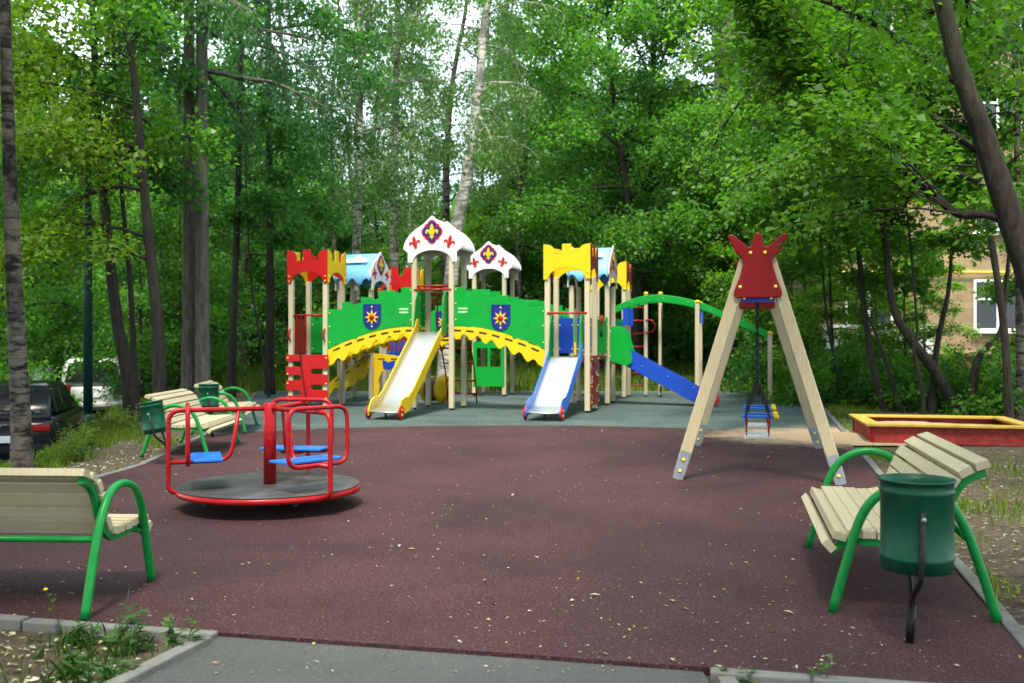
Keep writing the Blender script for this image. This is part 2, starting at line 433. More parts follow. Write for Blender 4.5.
GTOP = [(.625, .27), (.625, .31), (.60, .40), (.55, .49), (.49, .565), (.42, .635), (.34, .69), (.25, .745), (.17, .80), (.08, .885), (.03, .93), (0, .945)]
GABLE = [(-.53, 0), (-.425, 0)] + [(-.425 * math.cos(t), .245 * math.sin(t)) for t in [PI * k / 14 for k in range(1, 14)]] + [(.425, 0), (.53, 0), (.53, .2)] + GTOP + [(-x, z) for x, z in reversed(GTOP[:-1])] + [(-.53, .2)]
FL = {'mid': [(0, .52), (.055, .42), (.12, .27), (.135, .14), (.09, .02), (.06, -.1), (-.06, -.1), (-.09, .02), (-.135, .14), (-.12, .27), (-.055, .42)],
      'side': [(.06, -.1), (.12, .04), (.2, .13), (.3, .15), (.39, .09), (.42, -.02), (.37, -.13), (.29, -.12), (.31, -.03), (.26, .01), (.21, -.03), (.16, -.1)],
      'band': [(-.17, -.125), (-.17, -.18), (.17, -.18), (.17, -.125)],
      'tail': [(-.06, -.2), (-.16, -.36), (-.06, -.34), (0, -.5), (.06, -.34), (.16, -.36), (.06, -.2)]}
def fleur(mb, c, s, ax, n, m, rot=0., T=.008):
    up = Z3; c = Vector(c); ca, sa = math.cos(rot), math.sin(rot)
    def tf(pts, mir=1): return [((x * mir * ca - z * sa) * s, (x * mir * sa + z * ca) * s) for x, z in pts]
    mb.prism(tf(FL['mid']), T, c, ax, up, m); mb.prism(tf(FL['side']), T, c, ax, up, m); mb.prism(tf(FL['side'], -1), T, c, ax, up, m)
    mb.prism(tf(FL['band']), T + .004, c, ax, up, m); mb.prism(tf(FL['tail']), T, c, ax, up, m)
def quatrefoil(r, k=.62):
    out = []
    for q in range(4):
        ca = PI / 2 * q
        for t in np.linspace(-1.9, 1.9, 11): out.append((math.cos(ca) * r * k + math.cos(ca + t) * r * (1 - k) * 1.25, math.sin(ca) * r * k + math.sin(ca + t) * r * (1 - k) * 1.25))
    return out
def gable(c, ax, z, sc=1.):
    """c: middle of the panel at the leg foot"""
    c = Vector(c); n = ax.cross(Z3); o = c + Z3 * z
    g = MB().prism([(x * sc, y * sc) for x, y in GABLE], .022, o, ax)
    for fx in (-.48, .48):
        for fz in (.05, .16): g.ball(o + ax * fx * sc + Z3 * fz * sc + n * .011, .02, 1, .6, n)
    gp_ = g.build('gable_panel', ['white', 'bolt'], castle, .005)
    e = MB(); q = o + n * .013 + Z3 * .62 * sc
    for sx in (-1, 1):
        for sz in (-1, 1): e.prism([(sx * .06, sz * .06), (sx * .17, sz * .09), (sx * .15, sz * .15), (sx * .09, sz * .17)], .01, q, ax, Z3, 1)
    e.prism([(x * 1.12, y * 1.2) for x, y in quatrefoil(.185)], .012, q + n * .002, ax, Z3, 1)
    e.prism([(x, y * 1.08) for x, y in quatrefoil(.18)], .014, q + n * .004, ax, Z3, 0)
    fleur(e, q + n * .014, .33, ax, n, 2)
    e.build('quatrefoil_emblem', ['navy', 'red', 'yellow'], gp_)
    for s in (-1, 1):
        f = MB(); fleur(f, o + n * .013 + ax * (.375 * s) + Z3 * .40 * sc, .30, ax, n, 0, -.22 * s); f.build('fleur_emblem', ['red'], gp_)
def roof(a, b, z, along, mat_, hl=.46, wavy=False):
    """two curved sheets from ridge to eaves; 'along': 'b' ridge runs in depth, 'a' ridge runs across"""
    for s in (-1, 1):
        m = MB(); prof = [(x * s * .95, zz * .95 - .01) for x, zz in reversed(GTOP)]; N = 13; T = .014; vs = []
        for k in range(N):
            t = -hl + 2 * hl * k / (N - 1)
            for i, (x, zz) in enumerate(prof):
                d = 0.
                if wavy and i >= len(prof) - 1: d = -.06 + .09 * math.cos(t / hl * PI * 2.5)
                for q in (0, T): 
                    x2, z2 = x + s * q * .7, zz + q + d
                    vs.append((a + x2, b + t, z + z2) if along == 'b' else (a + t, b + x2, z + z2))
        P = len(prof); W = 2 * P; fs = []
        for k in range(N - 1):
            for i in range(P - 1):
                for q in (0, 1): fs.append((k * W + 2 * i + q, k * W + 2 * i + 2 + q, (k + 1) * W + 2 * i + 2 + q, (k + 1) * W + 2 * i + q))
            for i in (0, P - 1): fs.append((k * W + 2 * i, k * W + 2 * i + 1, (k + 1) * W + 2 * i + 1, (k + 1) * W + 2 * i))
        for k in (0, N - 1):
            for i in range(P - 1): fs.append((k * W + 2 * i, k * W + 2 * i + 1, k * W + 2 * i + 3, k * W + 2 * i + 2))
        m.add(vs, fs, 0, True); r = m.build('roof_panel', mat_, castle)
        if wavy and s == -1 and along == 'a':             # the crown painted panel fixed to the slope
            arcs = [0.]; gt = list(reversed(GTOP))
            for q in range(1, len(gt)): arcs.append(arcs[-1] + math.hypot(gt[q][0] - gt[q - 1][0], gt[q][1] - gt[q - 1][1]))
            def on_roof(x, v, off): return (a + x, b - np.interp(v, arcs, [g[0] for g in gt]) - off, z + np.interp(v, arcs, [g[1] for g in gt]) + off)
            top_ = [(-.34, .30), (-.28, .37), (-.20, .33), (-.14, .37), (-.06, .24), (0, .18), (.06, .24), (.14, .37), (.2, .33), (.28, .37), (.36, .28)]
            k = MB(); xs_ = np.linspace(-.30, .30, 25); tz = np.interp(xs_, [p[0] for p in top_], [p[1] for p in top_])
            for i_ in range(24):
                for q in range(4):
                    c4 = [(xs_[i_ + e1], lerp(tz[i_ + e1], .52, (q + e2) / 4)) for e1, e2 in ((0, 0), (1, 0), (1, 1), (0, 1))]
                    k.add([on_roof(x, v, .03) for x, v in c4], [(0, 1, 2, 3)])
            k.build('crown_emblem', 'cream', r)

def shield(c, parent, ax=X3, s=1.):
    n = ax.cross(Z3); c = Vector(c); w, h = .2 * s, .26 * s
    out = [(-w, h), (-w, -.06 * s)] + [(-w * math.cos(t), -.06 * s - .2 * s * math.sin(t)) for t in [PI * k / 10 for k in range(1, 10)]] + [(w, -.06 * s), (w, h)]
    e = MB().prism(out, .016, c, ax, Z3, 0)
    star = []
    for k in range(16):
        r = (.165 if k % 2 == 0 else .068) * s; t = PI / 2 + PI * k / 8; star.append((r * math.cos(t), r * math.sin(t)))
    e.prism(star, .012, c + n * .011 - Z3 * .015 * s, ax, Z3, 1)
    e.ball(c + n * .016 - Z3 * .015 * s, .062 * s, 2, .5, n)
    for z in (.2, -.21): e.ball(c + n * .008 + Z3 * z * s, .02, 3, .5, n)
    e.build('sun_shield', ['navy', 'yellow', 'red', 'bolt'], parent)

def arc_z(t, z0, z1):              # curve of a bridge that climbs from z0 to z1, flattening at the high end
    return z0 + (z1 - z0) * (math.sin(t * PI / 2) ** .92)
STEPS = [(0, 0), (.17, 0), (.17, .145), (.285, .145), (.285, .095), (.395, .095), (.395, .245), (.53, .245), (.53, .2), (.6, .2), (.6, .37), (.80, .37), (.80, .33), (.87, .33), (.87, .43), (1, .43)]
def bridge(aL, aH, b0, b1, zL=1.22, zH=1.70, crest=(True, False)):
    """aL: the low end, aH: the high end; side panels at b0 and b1"""
    N = 18; L = aH - aL
    dk_ = MB()
    for k in range(10):
        t0, t1 = k / 10, (k + .94) / 10
        p, q = Vector((aL + L * t0, 0, arc_z(t0, zL, zH) - .10)), Vector((aL + L * t1, 0, arc_z(t1, zL, zH) - .10)); d = q - p
        c = (p + q) / 2; c.y = (b0 + b1) / 2
        dk_.box(c, (abs(d.x), b1 - b0 - .14, .035), 0, Matrix.Rotation(-math.atan2(d.z, d.x) if L > 0 else math.atan2(d.z, -d.x), 3, 'Y'))
    dk_.build('bridge_deck', 'deckwood', castle)
    for b, cr in ((b0, crest[0]), (b1, crest[1])):
        top = [(aL + L * x, zL + .86 + z) for x, z in STEPS]
        bot = [(aL + L * k / N, arc_z(k / N, zL, zH) + .02) for k in reversed(range(N + 1))]
        P = MB().prism(top + bot, .02, (0, b, 0), X3)
        for x, z in ((.2, .62), (.75, .92), (.33, .4), (.9, .7)):         # shallow round-ended relief pads
            cx, cz = aL + L * x, zL + z - .02
            P.prism([(cx + .055 * math.cos(q), cz + (.1 if math.sin(q) > 0 else -.1) + .055 * math.sin(q)) for q in [PI * k / 6 for k in range(12)]], .008, (0, b - .012, 0), X3)
        for x in (.02, .98):
            for z in (.15, .5, .8): P.ball((aL + L * x, b - .01, arc_z(x, zL, zH) + z * .95), .018, 1, .6, (0, -1, 0))
        pn = P.build('bridge_railing', ['green', 'bolt'], castle, .006)
        if cr:
            shield((aL + L * (.48 if L < 0 else .53), b - .018, zL + (.66 if L < 0 else .70)), pn)
            v = MB(); 
            for k in range(2): v.box((aL + L * .90, b - .013, zL + .78 + .07 * k), (.2, .01, .035))
            v.build('relief_highlight_bar', 'greenhighlight', pn)  # glossy highlight painted as pale bars on the railing
        M_ = 40; up = [(aL + L * k / M_, arc_z(k / M_, zL, zH)) for k in range(M_ + 1)]
        lo = [(aL + L * k / M_, arc_z(k / M_, zL, zH) - lerp(.36, .20, min(1, k / M_ * 1.3)) - .062 * math.sin(k / M_ * PI * 13) * (1 if k > 3 else 0)) for k in reversed(range(M_ + 1))]
        Y = MB().prism(up + lo, .024, (0, b, 0), X3)
        for k in range(7):
            t = (k + .45) / 7; t2 = t + .085
            p, q = Vector((aL + L * t, b, arc_z(t, zL, zH) - .075)), Vector((aL + L * t2, b, arc_z(t2, zL, zH) - .075))
            Y.bar(p, q, .03, .042, 1)  # slot is not cut; a dark strip paints the shade in it
        Y.build('bridge_arch', ['yellow', 'slotshade'], castle, .004)

def climb_panel(o, ax, w, h, name='climbing_panel', mt='red', notch='both'):
    N1 = lambda x0, x1, z: [(x0, z - .055), (x1 - .04 * (1 if x1 > x0 else -1), z - .055), (x1, z - .03), (x1, z + .03), (x1 - .04 * (1 if x1 > x0 else -1), z + .055), (x0, z + .055)]
    right = []; left = []
    for z in (.30 * h, .64 * h): right += N1(w, w * .60, z)
    for z in reversed((.17 * h, .50 * h, .80 * h)): left += list(reversed(N1(0, w * .36, z)))
    p = MB().prism([(0, 0), (w, 0)] + right + [(w, h), (0, h)] + left, .022, o, ax)
    n = Vector(ax).cross(Z3)
    for x in (.045, .955):
        for z in (.06, .38, .58, .93): p.ball(Vector(o) + Vector(ax) * x * w + Z3 * z * h + n * .011, .022, 1, .6, n)
    return p.build(name, [mt, 'bolt'], castle, .006)

def slide(o, d, zt, L, side, wheel, w=.56, zb=.14, hside=.17):
    """o: where the chute leaves the deck (x, y); d: unit direction down the slide"""
    d = Vector(d); s = d.cross(Z3); O = Vector((*o, 0)); 
    prof = [(0, zt), (.10, zt - .005), (.2, zt - .05), (L - .62, .30), (L - .45, .215), (L - .28, .185), (L - .06, zb + .025), (L, zb)]
    prof = [(p.x, p.z) for p in fillet([(x, 0, z) for x, z in prof], .12, 4)]
    b = MB(); T = .012; pts = prof + [(x, z - T) for x, z in reversed(prof)]
    b.prism(pts, w, O, d, Z3, 0)
    b.tube([O + d * L + s * (-w / 2) + Z3 * zb, O + d * L + s * (w / 2) + Z3 * zb], .012, 8, 0)
    b.bar(O + d * (L - .1) + Z3 * .0, O + d * (L - .1) + Z3 * zb, .03, .03, 1, (1, .1, 0))
    b.build('slide_chute', ['steel', 'black'], castle)
    up = [(x, z + (hside if x < L - .6 else lerp(hside, .10, (x - L + .6) / .6))) for x, z in prof]
    up[0] = (0.0, zt + .10); up = [(-.0, zt + .22), (.07, zt + .27), (.15, zt + .22)] + [p for p in up if p[0] > .2]
    # a rounded hump where the run-out starts
    up = [p for p in up if p[0] < L - .62] + [(L - .55, .45), (L - .46, .40), (L - .36, .40), (L - .24, .39), (L - .12, .35), (L - .03, .25), (L + .02, .16)]
    if hside > .2: up = [p for p in up if p[0] < L - .62] + [(L - .50, .47), (L - .36, .40), (L - .2, .375), (L - .04, .36), (L + .01, .33), (L + .02, .16)]
    lo = [(L + .01, .07)] + [(x, z - (.13 if hside > .2 else .085)) for x, z in reversed(prof) if x < L - .12]
    for k in (-1, 1):
        p = MB().prism(up + lo, .02, O + s * k * (w / 2 + .011), d, Z3, 0)
        for x in (.3, .55, .8):
            xx = L * x; zz = lerp(zt, .2, x); p.ball(O + s * k * (w / 2 + .021) + d * xx + Z3 * (zz + .03), .016, 1, .6, s * k)
        sp = p.build('slide_side', [side, 'galv'], castle, .005)
        wd = MB(); c = O + s * k * (w / 2 + .034) + d * (L - .06) + Z3 * .135
        R = Vector((0, 0, 1)).rotation_difference(s * k).to_matrix()
        wd.lathe([(.0, 0), (.125, 0), (.125, .022), (.11, .028), (.0, .028)], c - s * k * .012, 18, 0, R, False)
        for q in (-.045, .045): wd.ball(c + s * k * .016 + Z3 * q, .02, 1, .6, s * k)
        wd.build('end_disc', [wheel, 'bolt'], sp)

def fin(o, d, hz=.78, w=.5, mt='green'):
    out = [(0, 0), (w * .75, -.12), (w * .98, -.05), (w, .08), (w * .72, hz * .8), (w * .5, hz * .97), (w * .3, hz), (0, hz)]
    d = Vector(d); p = MB().prism(out, .02, o, d)
    for x, z in ((.05, .1), (.05, hz * .85)):
        for k in (-1, 1): p.ball(Vector(o) + d * x + Z3 * z + d.cross(Z3) * (.01 * k), .02, 1, .6, d.cross(Z3) * k)
    p.build('entry_guard', [mt, 'bolt'], castle, .006)
def deck(a, b, z):
    m = MB()
    for k in range(6): m.box((a - .4 + .8 * (k + .5) / 6, b, z - .03), (.125, .86, .05))
    for s in (-1, 1): m.box((a, b + s * .40, z - .085), (.8, .05, .055))
    m.build('platform', 'deckwood', castle)
def rail(p, q, r=.02, mt='redtube'): 
    return MB().tube([p, q], r, 8).build('hand_rail', mt, castle)
def board(o, ax, w, h, mt, crenel=True, name='side_panel', n=3):
    if crenel:
        top = []; st = w / (2 * n + 1)
        for k in range(2 * n + 1):
            zz = h if k % 2 == 0 else h - .07; top += [(k * st, zz), ((k + 1) * st, zz)]
        out = [(0, 0), (w, 0)] + list(reversed(top))
    else: out = [(0, 0), (w, 0), (w, h), (0, h)]
    p = MB().prism(out, .018, o, ax); nn = Vector(ax).cross(Z3)
    for x in (.06, .94):
        for z in (.12, .8):
            for k in (-1, 1): p.ball(Vector(o) + Vector(ax) * x * w + Z3 * z * h + nn * .009 * k, .018, 1, .6, nn * k)
    return p.build(name, [mt, 'bolt'], castle, .005)

ZL, ZH = 1.10, 1.60
TW = {'A': (-2.8, .45, ZL), 'B': (0, .45, ZH), 'C': (2.8, .45, ZL), 'F': (-2.8, 2.85, ZL), 'E': (2.8, 2.85, ZL), 'G': (-2.8, 5.35, ZL), 'H': (-.3, 5.55, ZH), 'D': (2.8, 5.35, ZL)}
for k, (a, b, z) in TW.items():
    top = z + 1.62 if k in 'ACGD' else z + 1.55
    for sx in (-1, 1):
        for sy in (-1, 1): post(a + sx * .4, b + sy * .4, top)
    deck(a, b, z)
crown(-2.8, .45, 2.64, ('red', 'yellow')); crown(2.8, .45, 2.62, ('yellow', 'brownred'))
crown(-2.8, 5.35, 2.64, ('red', 'yellow')); crown(2.8, 5.35, 2.66, ('yellow', 'brownred'))
for a, b, z in (TW['B'], TW['H']):
    zz = z + 1.44 - .02
    gable((a, b - S - .012, 0), X3, zz); gable((a, b + S + .012, 0), -X3, zz); roof(a, b, zz, 'b', 'white', .44)
for a, b, z in (TW['F'], TW['E']):
    zz = z + 1.44 + .06
    gable((a + S + .012, b, 0), Y3, zz); gable((a - S - .012, b, 0), -Y3, zz); roof(a, b, zz, 'a', 'skyblue', .44, True)
# front and rear bridges
bridge(-2.35, -.45, .05, .85); bridge(2.35, .45, .05, .85)
bridge(-2.35, -.75, 5.0, 5.8, crest=(True, False)); bridge(2.35, .15, 5.0, 5.8, crest=(True, False))
# side walks between the towers of each wing
for a in (-2.8, 2.8):
    for b0 in (.95, 3.35):
        m = MB()
        for k in range(9): m.box((a, b0 + 1.5 * (k + .5) / 9 - .05, ZL - .04), (.78, .145, .04))
        m.build('walkway', 'deckwood', castle)
        for s in (-1, 1): board((a + s * .41, b0 - .04, ZL + .05), Y3, 1.46, .78, 'green' if (s < 0) == (a < 0) else ('red' if a < 0 else 'blue'))
# slides
slide((0, -.02), (0, -1, 0), ZH, 2.55, 'yellow', 'red', .56)
slide((2.8, -.02), (0, -1, 0), ZL, 2.05, 'seatblue', 'red', .60)
slide((3.27, 2.85), (1, 0, 0), ZL, 2.25, 'blue', 'red', .5, hside=.25)
for a, z in ((0, ZH), (2.8, ZL)):
    for s in (-1, 1): fin((a + s * .30, .12, z + .02), (0, -1, 0), .80, .42)
for s in (-1, 1): fin((3.2, 2.85 + s * .31, ZL - .12), (1, 0, 0), .76, .54)
for a, z in ((0, ZH), (2.8, ZL)): rail((a - .40, -.0, z + .86), (a + .40, -.0, z + .86))
rail((-.4, .85, ZH + .98), (.4, .85, ZH + .98)); rail((-.4, .85, ZH + .82), (.4, .85, ZH + .82)); rail((-.4, .05, ZH + .94), (.4, .05, ZH + .94), .018)
rail((-3.2, .05, ZL + .86), (-2.4, .05, ZL + .86)); rail((-3.2, 5.0, ZL + .8), (-2.4, 5.0, ZL + .8))
# tower A: climbing wall, rope, inner boards, grips
climb_panel((-3.29, -.022, .14), X3, .98, .98)
m = MB(); m.tube(smooth_path([(-2.93, .0, 2.0), (-2.94, -.06, 1.5), (-2.93, -.06, .95), (-2.86, -.06, .5), (-2.80, -.05, .2)], 6), .013, 6); m.build('climbing_rope', 'black', castle)
board((-3.15, .86, ZL + .05), X3, .70, .78, 'green'); board((-3.22, .1, ZL + .05), Y3, .66, .8, 'red')
for a in (-3.2, -2.4):
    m = MB(); m.tube(smooth_path([(a, -.005, 1.42), (a, -.06, 1.46), (a, -.075, 1.54), (a, -.06, 1.62), (a, -.005, 1.66)], 4), .018, 8); m.build('hand_grip', 'redtube', castle)
# tower C: boards inside and a climbing wall on the flank
board((2.46, .84, ZL + .06), X3, .30, .72, 'blue', False); board((2.84, .84, ZL + .06), X3, .30, .72, 'blue', False)
climb_panel((3.272, .04, .14), Y3, .82, .98, mt='maroon')
# tower B: arched ladder behind with hooped rails
lad = [(0, .98, ZH - .02), (0, 1.2, ZH - .12), (0, 1.55, 1.2), (0, 1.85, .6), (0, 1.98, .02)]
pp = smooth_path(lad, 8)
for s in (-1, 1):
    m = MB(); m.tube(smooth_path([(s * .34, .98, ZH + .55), (s * .34, 1.02, ZH + .72), (s * .34, 1.2, ZH + .74), (s * .34, 1.28, ZH + .5), (s * .34, 1.2, ZH - .05)], 6) , .017, 8)
    m.tube([p + Vector((s * .34, 0, 0)) for p in pp], .018, 8); m.build('ladder_rail', 'redtube', castle)
for k in (5, 10, 15, 20, 25, 29): MB().tube([pp[k] + Vector((-.34, 0, 0)), pp[k] + Vector((.34, 0, 0))], .021, 8).build('rung', 'redtube', castle)
# barrel wheel with yellow cheeks at the foot of the ladder
m = MB(); R = Matrix.Rotation(PI / 2, 3, 'Y') @ Matrix.Rotation(.35, 3, 'X')
for s in (-1, 1): m.lathe([(.14, 0), (.31, 0), (.31, .03), (.14, .03)], (-.62 + s * .16, 1.9, .33), 20, 0, R)
m.lathe([(.27, -.15), (.27, .17)], (-.62, 1.9, .33), 16, 1, R); m.build('drum', ['yellow', 'deckwood'], castle)
# play house wall under the rear tower
hw = MB(); ho = Vector((-.72, 5.1, .25))
for x0, x1, z0, z1 in ((0, .84, 0, .5), (0, .84, .98, 1.15), (0, .1, .5, .98), (.39, .46, .5, .98), (.74, .84, .5, .98)):
    hw.box(ho + Vector(((x0 + x1) / 2, 0, (z0 + z1) / 2)), (x1 - x0, .022, z1 - z0))
hw.build('playhouse_wall', 'green', castle)
# yellow stair cheeks and blue holds by the left wing
def cheek(a0, z0, a1, z1, b):
    M_ = 24; L = a1 - a0
    up = [(a0 + L * k / M_, lerp(z0, z1, (k / M_) ** .8)) for k in range(M_ + 1)]
    lo = [(x, z - .28 - .04 * math.sin(i / M_ * PI * 8)) for i, (x, z) in reversed(list(enumerate(up)))]
    c = MB().prism(up + lo, .022, (0, b, 0), X3)
    for t in (.2, .45, .7): c.bar((a0 + L * t, b, lerp(z0, z1, t ** .8) - .08), (a0 + L * (t + .1), b, lerp(z0, z1, (t + .1) ** .8) - .08), .03, .03, 1)  # uncut slots, their inner shade painted as dark strips
    return c.build('stair_cheek', ['yellow', 'slotshade'], castle, .004)
for b in (2.36, 3.1): cheek(-3.5, .34, -2.42, 1.06, b)
c = MB().prism([(0, .02), (.1, .02), (.16, .25), (.12, .42), (.22, .62), (.42, .70), (.75, .66), (.9, .70), (.9, .93), (.5, 1.0), (0, 1.04)], .022, (-2.34, 2.44, .08), X3)
for t in (.1, .42): c.box((-2.34 + t + .1, 2.44, .99), (.17, .03, .03), 1)
c = c.build('stair_cheek', ['yellow', 'slotshade'], castle, .004)
h = MB().prism([(-.16, .1), (-.12, .1), (0, .05), (.12, .1), (.16, .1), (.14, -.05), (.08, -.11), (-.08, -.11), (-.14, -.05)], .02, (-1.95, 2.42, .86), X3); h.build('blue_hold', 'blue', c)
w = MB()
for k in range(5): w.tube([(-1.95 + .1 * k, 2.6, 1.05), (-1.93 + .1 * k, 2.6, 1.22 + .05 * (k % 2)), (-1.95 + .1 * k, 2.6, 1.42)], .028, 8)
w.box((-1.75, 2.6, 1.1), (.6, .03, .1)); w.build('blue_fence', 'blue', castle, .003)
# shelf of gears at tower E
g = MB()
for z, mt in ((1.5, 0), (1.75, 1)):
    g.lathe([(.0, 0), (.11, 0), (.11, .02), (.0, .02)], (3.22, 1.2 + z * .2, z + .1), 14, mt, Matrix.Rotation(PI / 2, 3, 'Y'), False)
g.build('turning_wheel', ['lamp', 'red'], castle)
# tower D: rung wall and the arched overhead beams running off the yard
for a, b in ((3.62, 5.9), (3.98, 5.95)): post(a, b, 2.6, 0, True, .085)
for k in range(7):
    z = .28 + .33 * k; MB().tube([(3.2, 5.75, z), (3.62, 5.9, z)], .017, 8).build('rung', 'redtube', castle)
for k in range(4):
    z = .5 + .3 * k; MB().tube([(2.4, 5.78, z), (3.2, 5.78, z)], .017, 8).build('rung', ['yellow', 'redtube', 'blue', 'redtube'][k], castle)
m = MB(); m.tube(smooth_path([(3.62, 5.84, 1.62), (3.8, 5.82, 1.66), (3.86, 5.82, 1.8), (3.78, 5.82, 1.93), (3.62, 5.84, 1.95)], 5), .016, 8); m.build('ring_grip', 'redtube', castle)
m = MB(); pts = smooth_path([(4.02, 5.85, 2.3), (4.03, 5.85, 1.2), (4.0, 5.85, .25)], 5); m.tube(pts, .012, 6); m.box((4.0, 5.85, .2), (.05, .05, .12)); m.build('climbing_rope', 'black', castle)
bp = smooth_path([(3.05, 0, 2.18), (3.5, 0, 2.36), (4.1, 0, 2.44), (5.0, 0, 2.27), (5.8, 0, 1.92), (6.62, 0, 1.56)], 8)
for b in (4.62, 5.42):
    m = MB(); out = [(p.x, p.z + .085) for p in bp] + [(p.x, p.z - .085) for p in reversed(bp)]
    m.prism(out, .06, (0, b, 0), X3)
    for p in bp[2::5]: m.ball((p.x, b - .03, p.z), .02, 1, .6, (0, -1, 0))
    m.build('arched_beam', ['green', 'galv'], castle, .008)
    post(5.0, b - .075 if b < 5 else b + .075, 2.32, 0, True); post(6.66, b, 1.58, 0, True)
    MB().box((5.07, b, 1.98), (.04, .06, .3)).build('beam_bracket', 'blue', castle); MB().box((3.3, b - .05, 2.0), (.14, .04, .42)).build('beam_bracket', 'blue', castle)
for k in range(4, len(bp) - 3, 4): MB().tube([(bp[k].x, 4.6, bp[k].z - .02), (bp[k].x, 5.44, bp[k].z - .02)], .016, 8).build('rung', 'redtube', castle)

# ================================================================== ROUNDABOUT
rb = thing('roundabout', 'red framed roundabout with round grey floor and three blue seats', 'roundabout', (-2.065, 8.19, 0)); rb.scale = (.95, .95, 1.)
m = MB(); m.lathe([(.76, .125), (.80, .128), (.805, .15), (.80, .172), (.76, .174)], (0, 0, 0), 64, 0); m.build('rim', 'redtube', rb)
m = MB(); m.lathe([(0, .176), (.79, .176), (.795, .181), (.788, .187), (0, .187)], (0, 0, 0), 64, 0, None, False); 
m.box((0, 0, .1872), (1.55, .006, .002), 1, Matrix.Rotation(.5, 3, 'Z'))
m.build('floor_disc', ['disc', 'rubberblack'], rb)
m = MB(); m.lathe([(.06, 0), (.06, .12)], (0, 0, 0), 16); 
for k in range(6): m.bar((0, 0, .1), (.76 * math.cos(k * PI / 3), .76 * math.sin(k * PI / 3), .12), .05, .04)
m.build('hub', 'black', rb)
m = MB(); m.lathe([(.056, .187), (.056, .868), (.045, .878)], (0, 0, 0), 20); m.build('centre_post', 'redtube', rb)
for ang in (199, 79, -41):
    t = math.radians(ang); d = Vector((math.cos(t), math.sin(t), 0)); s = Vector((-d.y, d.x, 0)); fr = MB()
    P = lambda r, z, q=0.: d * r + s * q + Z3 * z
    fr.tube(fillet([P(.04, .83), P(.86, .83), P(.86, .16), P(.74, .145)], .11, 6), .021, 10)
    fr.tube(fillet([P(.86, .40), P(.34, .40), P(.27, .82)], .12, 6), .018, 10)
    f = fr.build('frame', 'redtube', rb)
    lp = MB(); lp.tube(fillet([P(.70, .40, -.31), P(.70, .40, .31), P(.70, .865, .31), P(.70, .865, -.31)], .11, 6, True), .019, 10, 0, True)
    lp.build('back_hoop', 'redtube', rb)
    st = MB(); out = [(-.30, -.13), (.30, -.13), (.30, .10), (.25, .13), (-.25, .13), (-.30, .10)]
    st.prism(out, .02, P(.545, .435), s, d, 0)
    for q in (-.2, .2):
        for r in (.48, .6): st.ball(P(r, .446, q), .012, 1, .5)
    st.box(P(.54, .41, 0), (.2, .2, .03), 2, Matrix((d, s, Z3)).transposed())
    st.build('seat', ['seatblue', 'galv', 'redtube'], rb, .005)

# ================================================================== SWING
nl, nr, fl, fr_ = Vector((1.66, 9.74, 0)), Vector((3.26, 9.48, 0)), Vector((2.45, 12.95, 0)), Vector((4.07, 12.6, 0))
mid_n, mid_f = (nl + nr) / 2, (fl + fr_) / 2
sw = thing('swing_set', 'timber A-frame swing stand topped by a red crown board', 'swing frame', mid_n)
ax_ = (mid_f - mid_n).normalized(); sd = Vector((ax_.y, -ax_.x, 0)); LB = (mid_f - mid_n).length
W_ = lambda q, l, z: sd * q + ax_ * l + Z3 * z
for l in (.0, LB):
    for s in (-1, 1):
        foot, head = W_(s * .79, l, .0), W_(s * .115, l, 2.22); dr = (head - foot).normalized()
        lg = MB(); 
        lg.bar(foot + dr * .05, head, .115, .10, 0, ax_)
        for k in (-1, 0, 1): lg.bar(foot + dr * .2 + ax_ * (k * .036), head + ax_ * (k * .034), .121, .020, 0, ax_)
        lo = lg.build('leg', ['timber'], sw, .008)
        br = MB()
        for k in (-1, 1): br.bar(foot + dr * .0 + ax_ * k * .056, foot + dr * .30 + ax_ * k * .056, .105, .008, 0, ax_)
        for z in (.09, .21):
            for k in (-1, 1): br.ball(foot + dr * z + ax_ * k * .060, .02, 1, .7, ax_ * k)
        br.build('foot_bracket', ['galv', 'bolt'], lo)
m = MB(); m.bar(W_(0, -.06, 2.12), W_(0, LB + .06, 2.12), .11, .13); m.build('cross_beam', 'timber', sw, .008)
CB = [(-.215, 0), (.215, 0), (.25, .03), (.245, .09), (.19, .26), (.155, .42), (.155, .50), (.21, .60), (.285, .80), (.262, .825), (.235, .82), (.088, .70), (.066, .71), (.022, .84), (-.022, .84), (-.066, .71), (-.088, .70), (-.235, .82), (-.262, .825), (-.285, .80), (-.21, .60), (-.155, .50), (-.155, .42), (-.19, .26), (-.245, .09), (-.25, .03)]
for l, k in ((-.075, 1), (.075, -1), (LB - .075, 1), (LB + .075, -1)):
    p = MB().prism([(x * (.94 if z < .6 else 1.02), (z - .045 if .69 < z < .715 and abs(x) < .11 else z) * .77) for x, z in CB], .022, W_(0, l, 1.835), sd * k)
    n = (sd * k).cross(Z3)
    for x, z in ((-.17, .14), (.17, .14), (-.07, .58), (.07, .58)): p.ball(W_(0, l, 1.835) + sd * k * x + Z3 * z * .77 + n * .011, .022, 1, .7, n)
    p.build('crown_board', ['maroon', 'bolt'], sw, .01)
    if k == 1 and l < 1:
        q = MB(); q.box(W_(0, l + .02, 1.82), (.32, .03, .055), 0, Matrix((sd, ax_, Z3)).transposed())
        for x in (-.13, .13): q.ball(W_(x, l + .005, 1.83), .016, 1, .6, -ax_)
        q.build('tie_plate', ['navy', 'bolt'], sw)
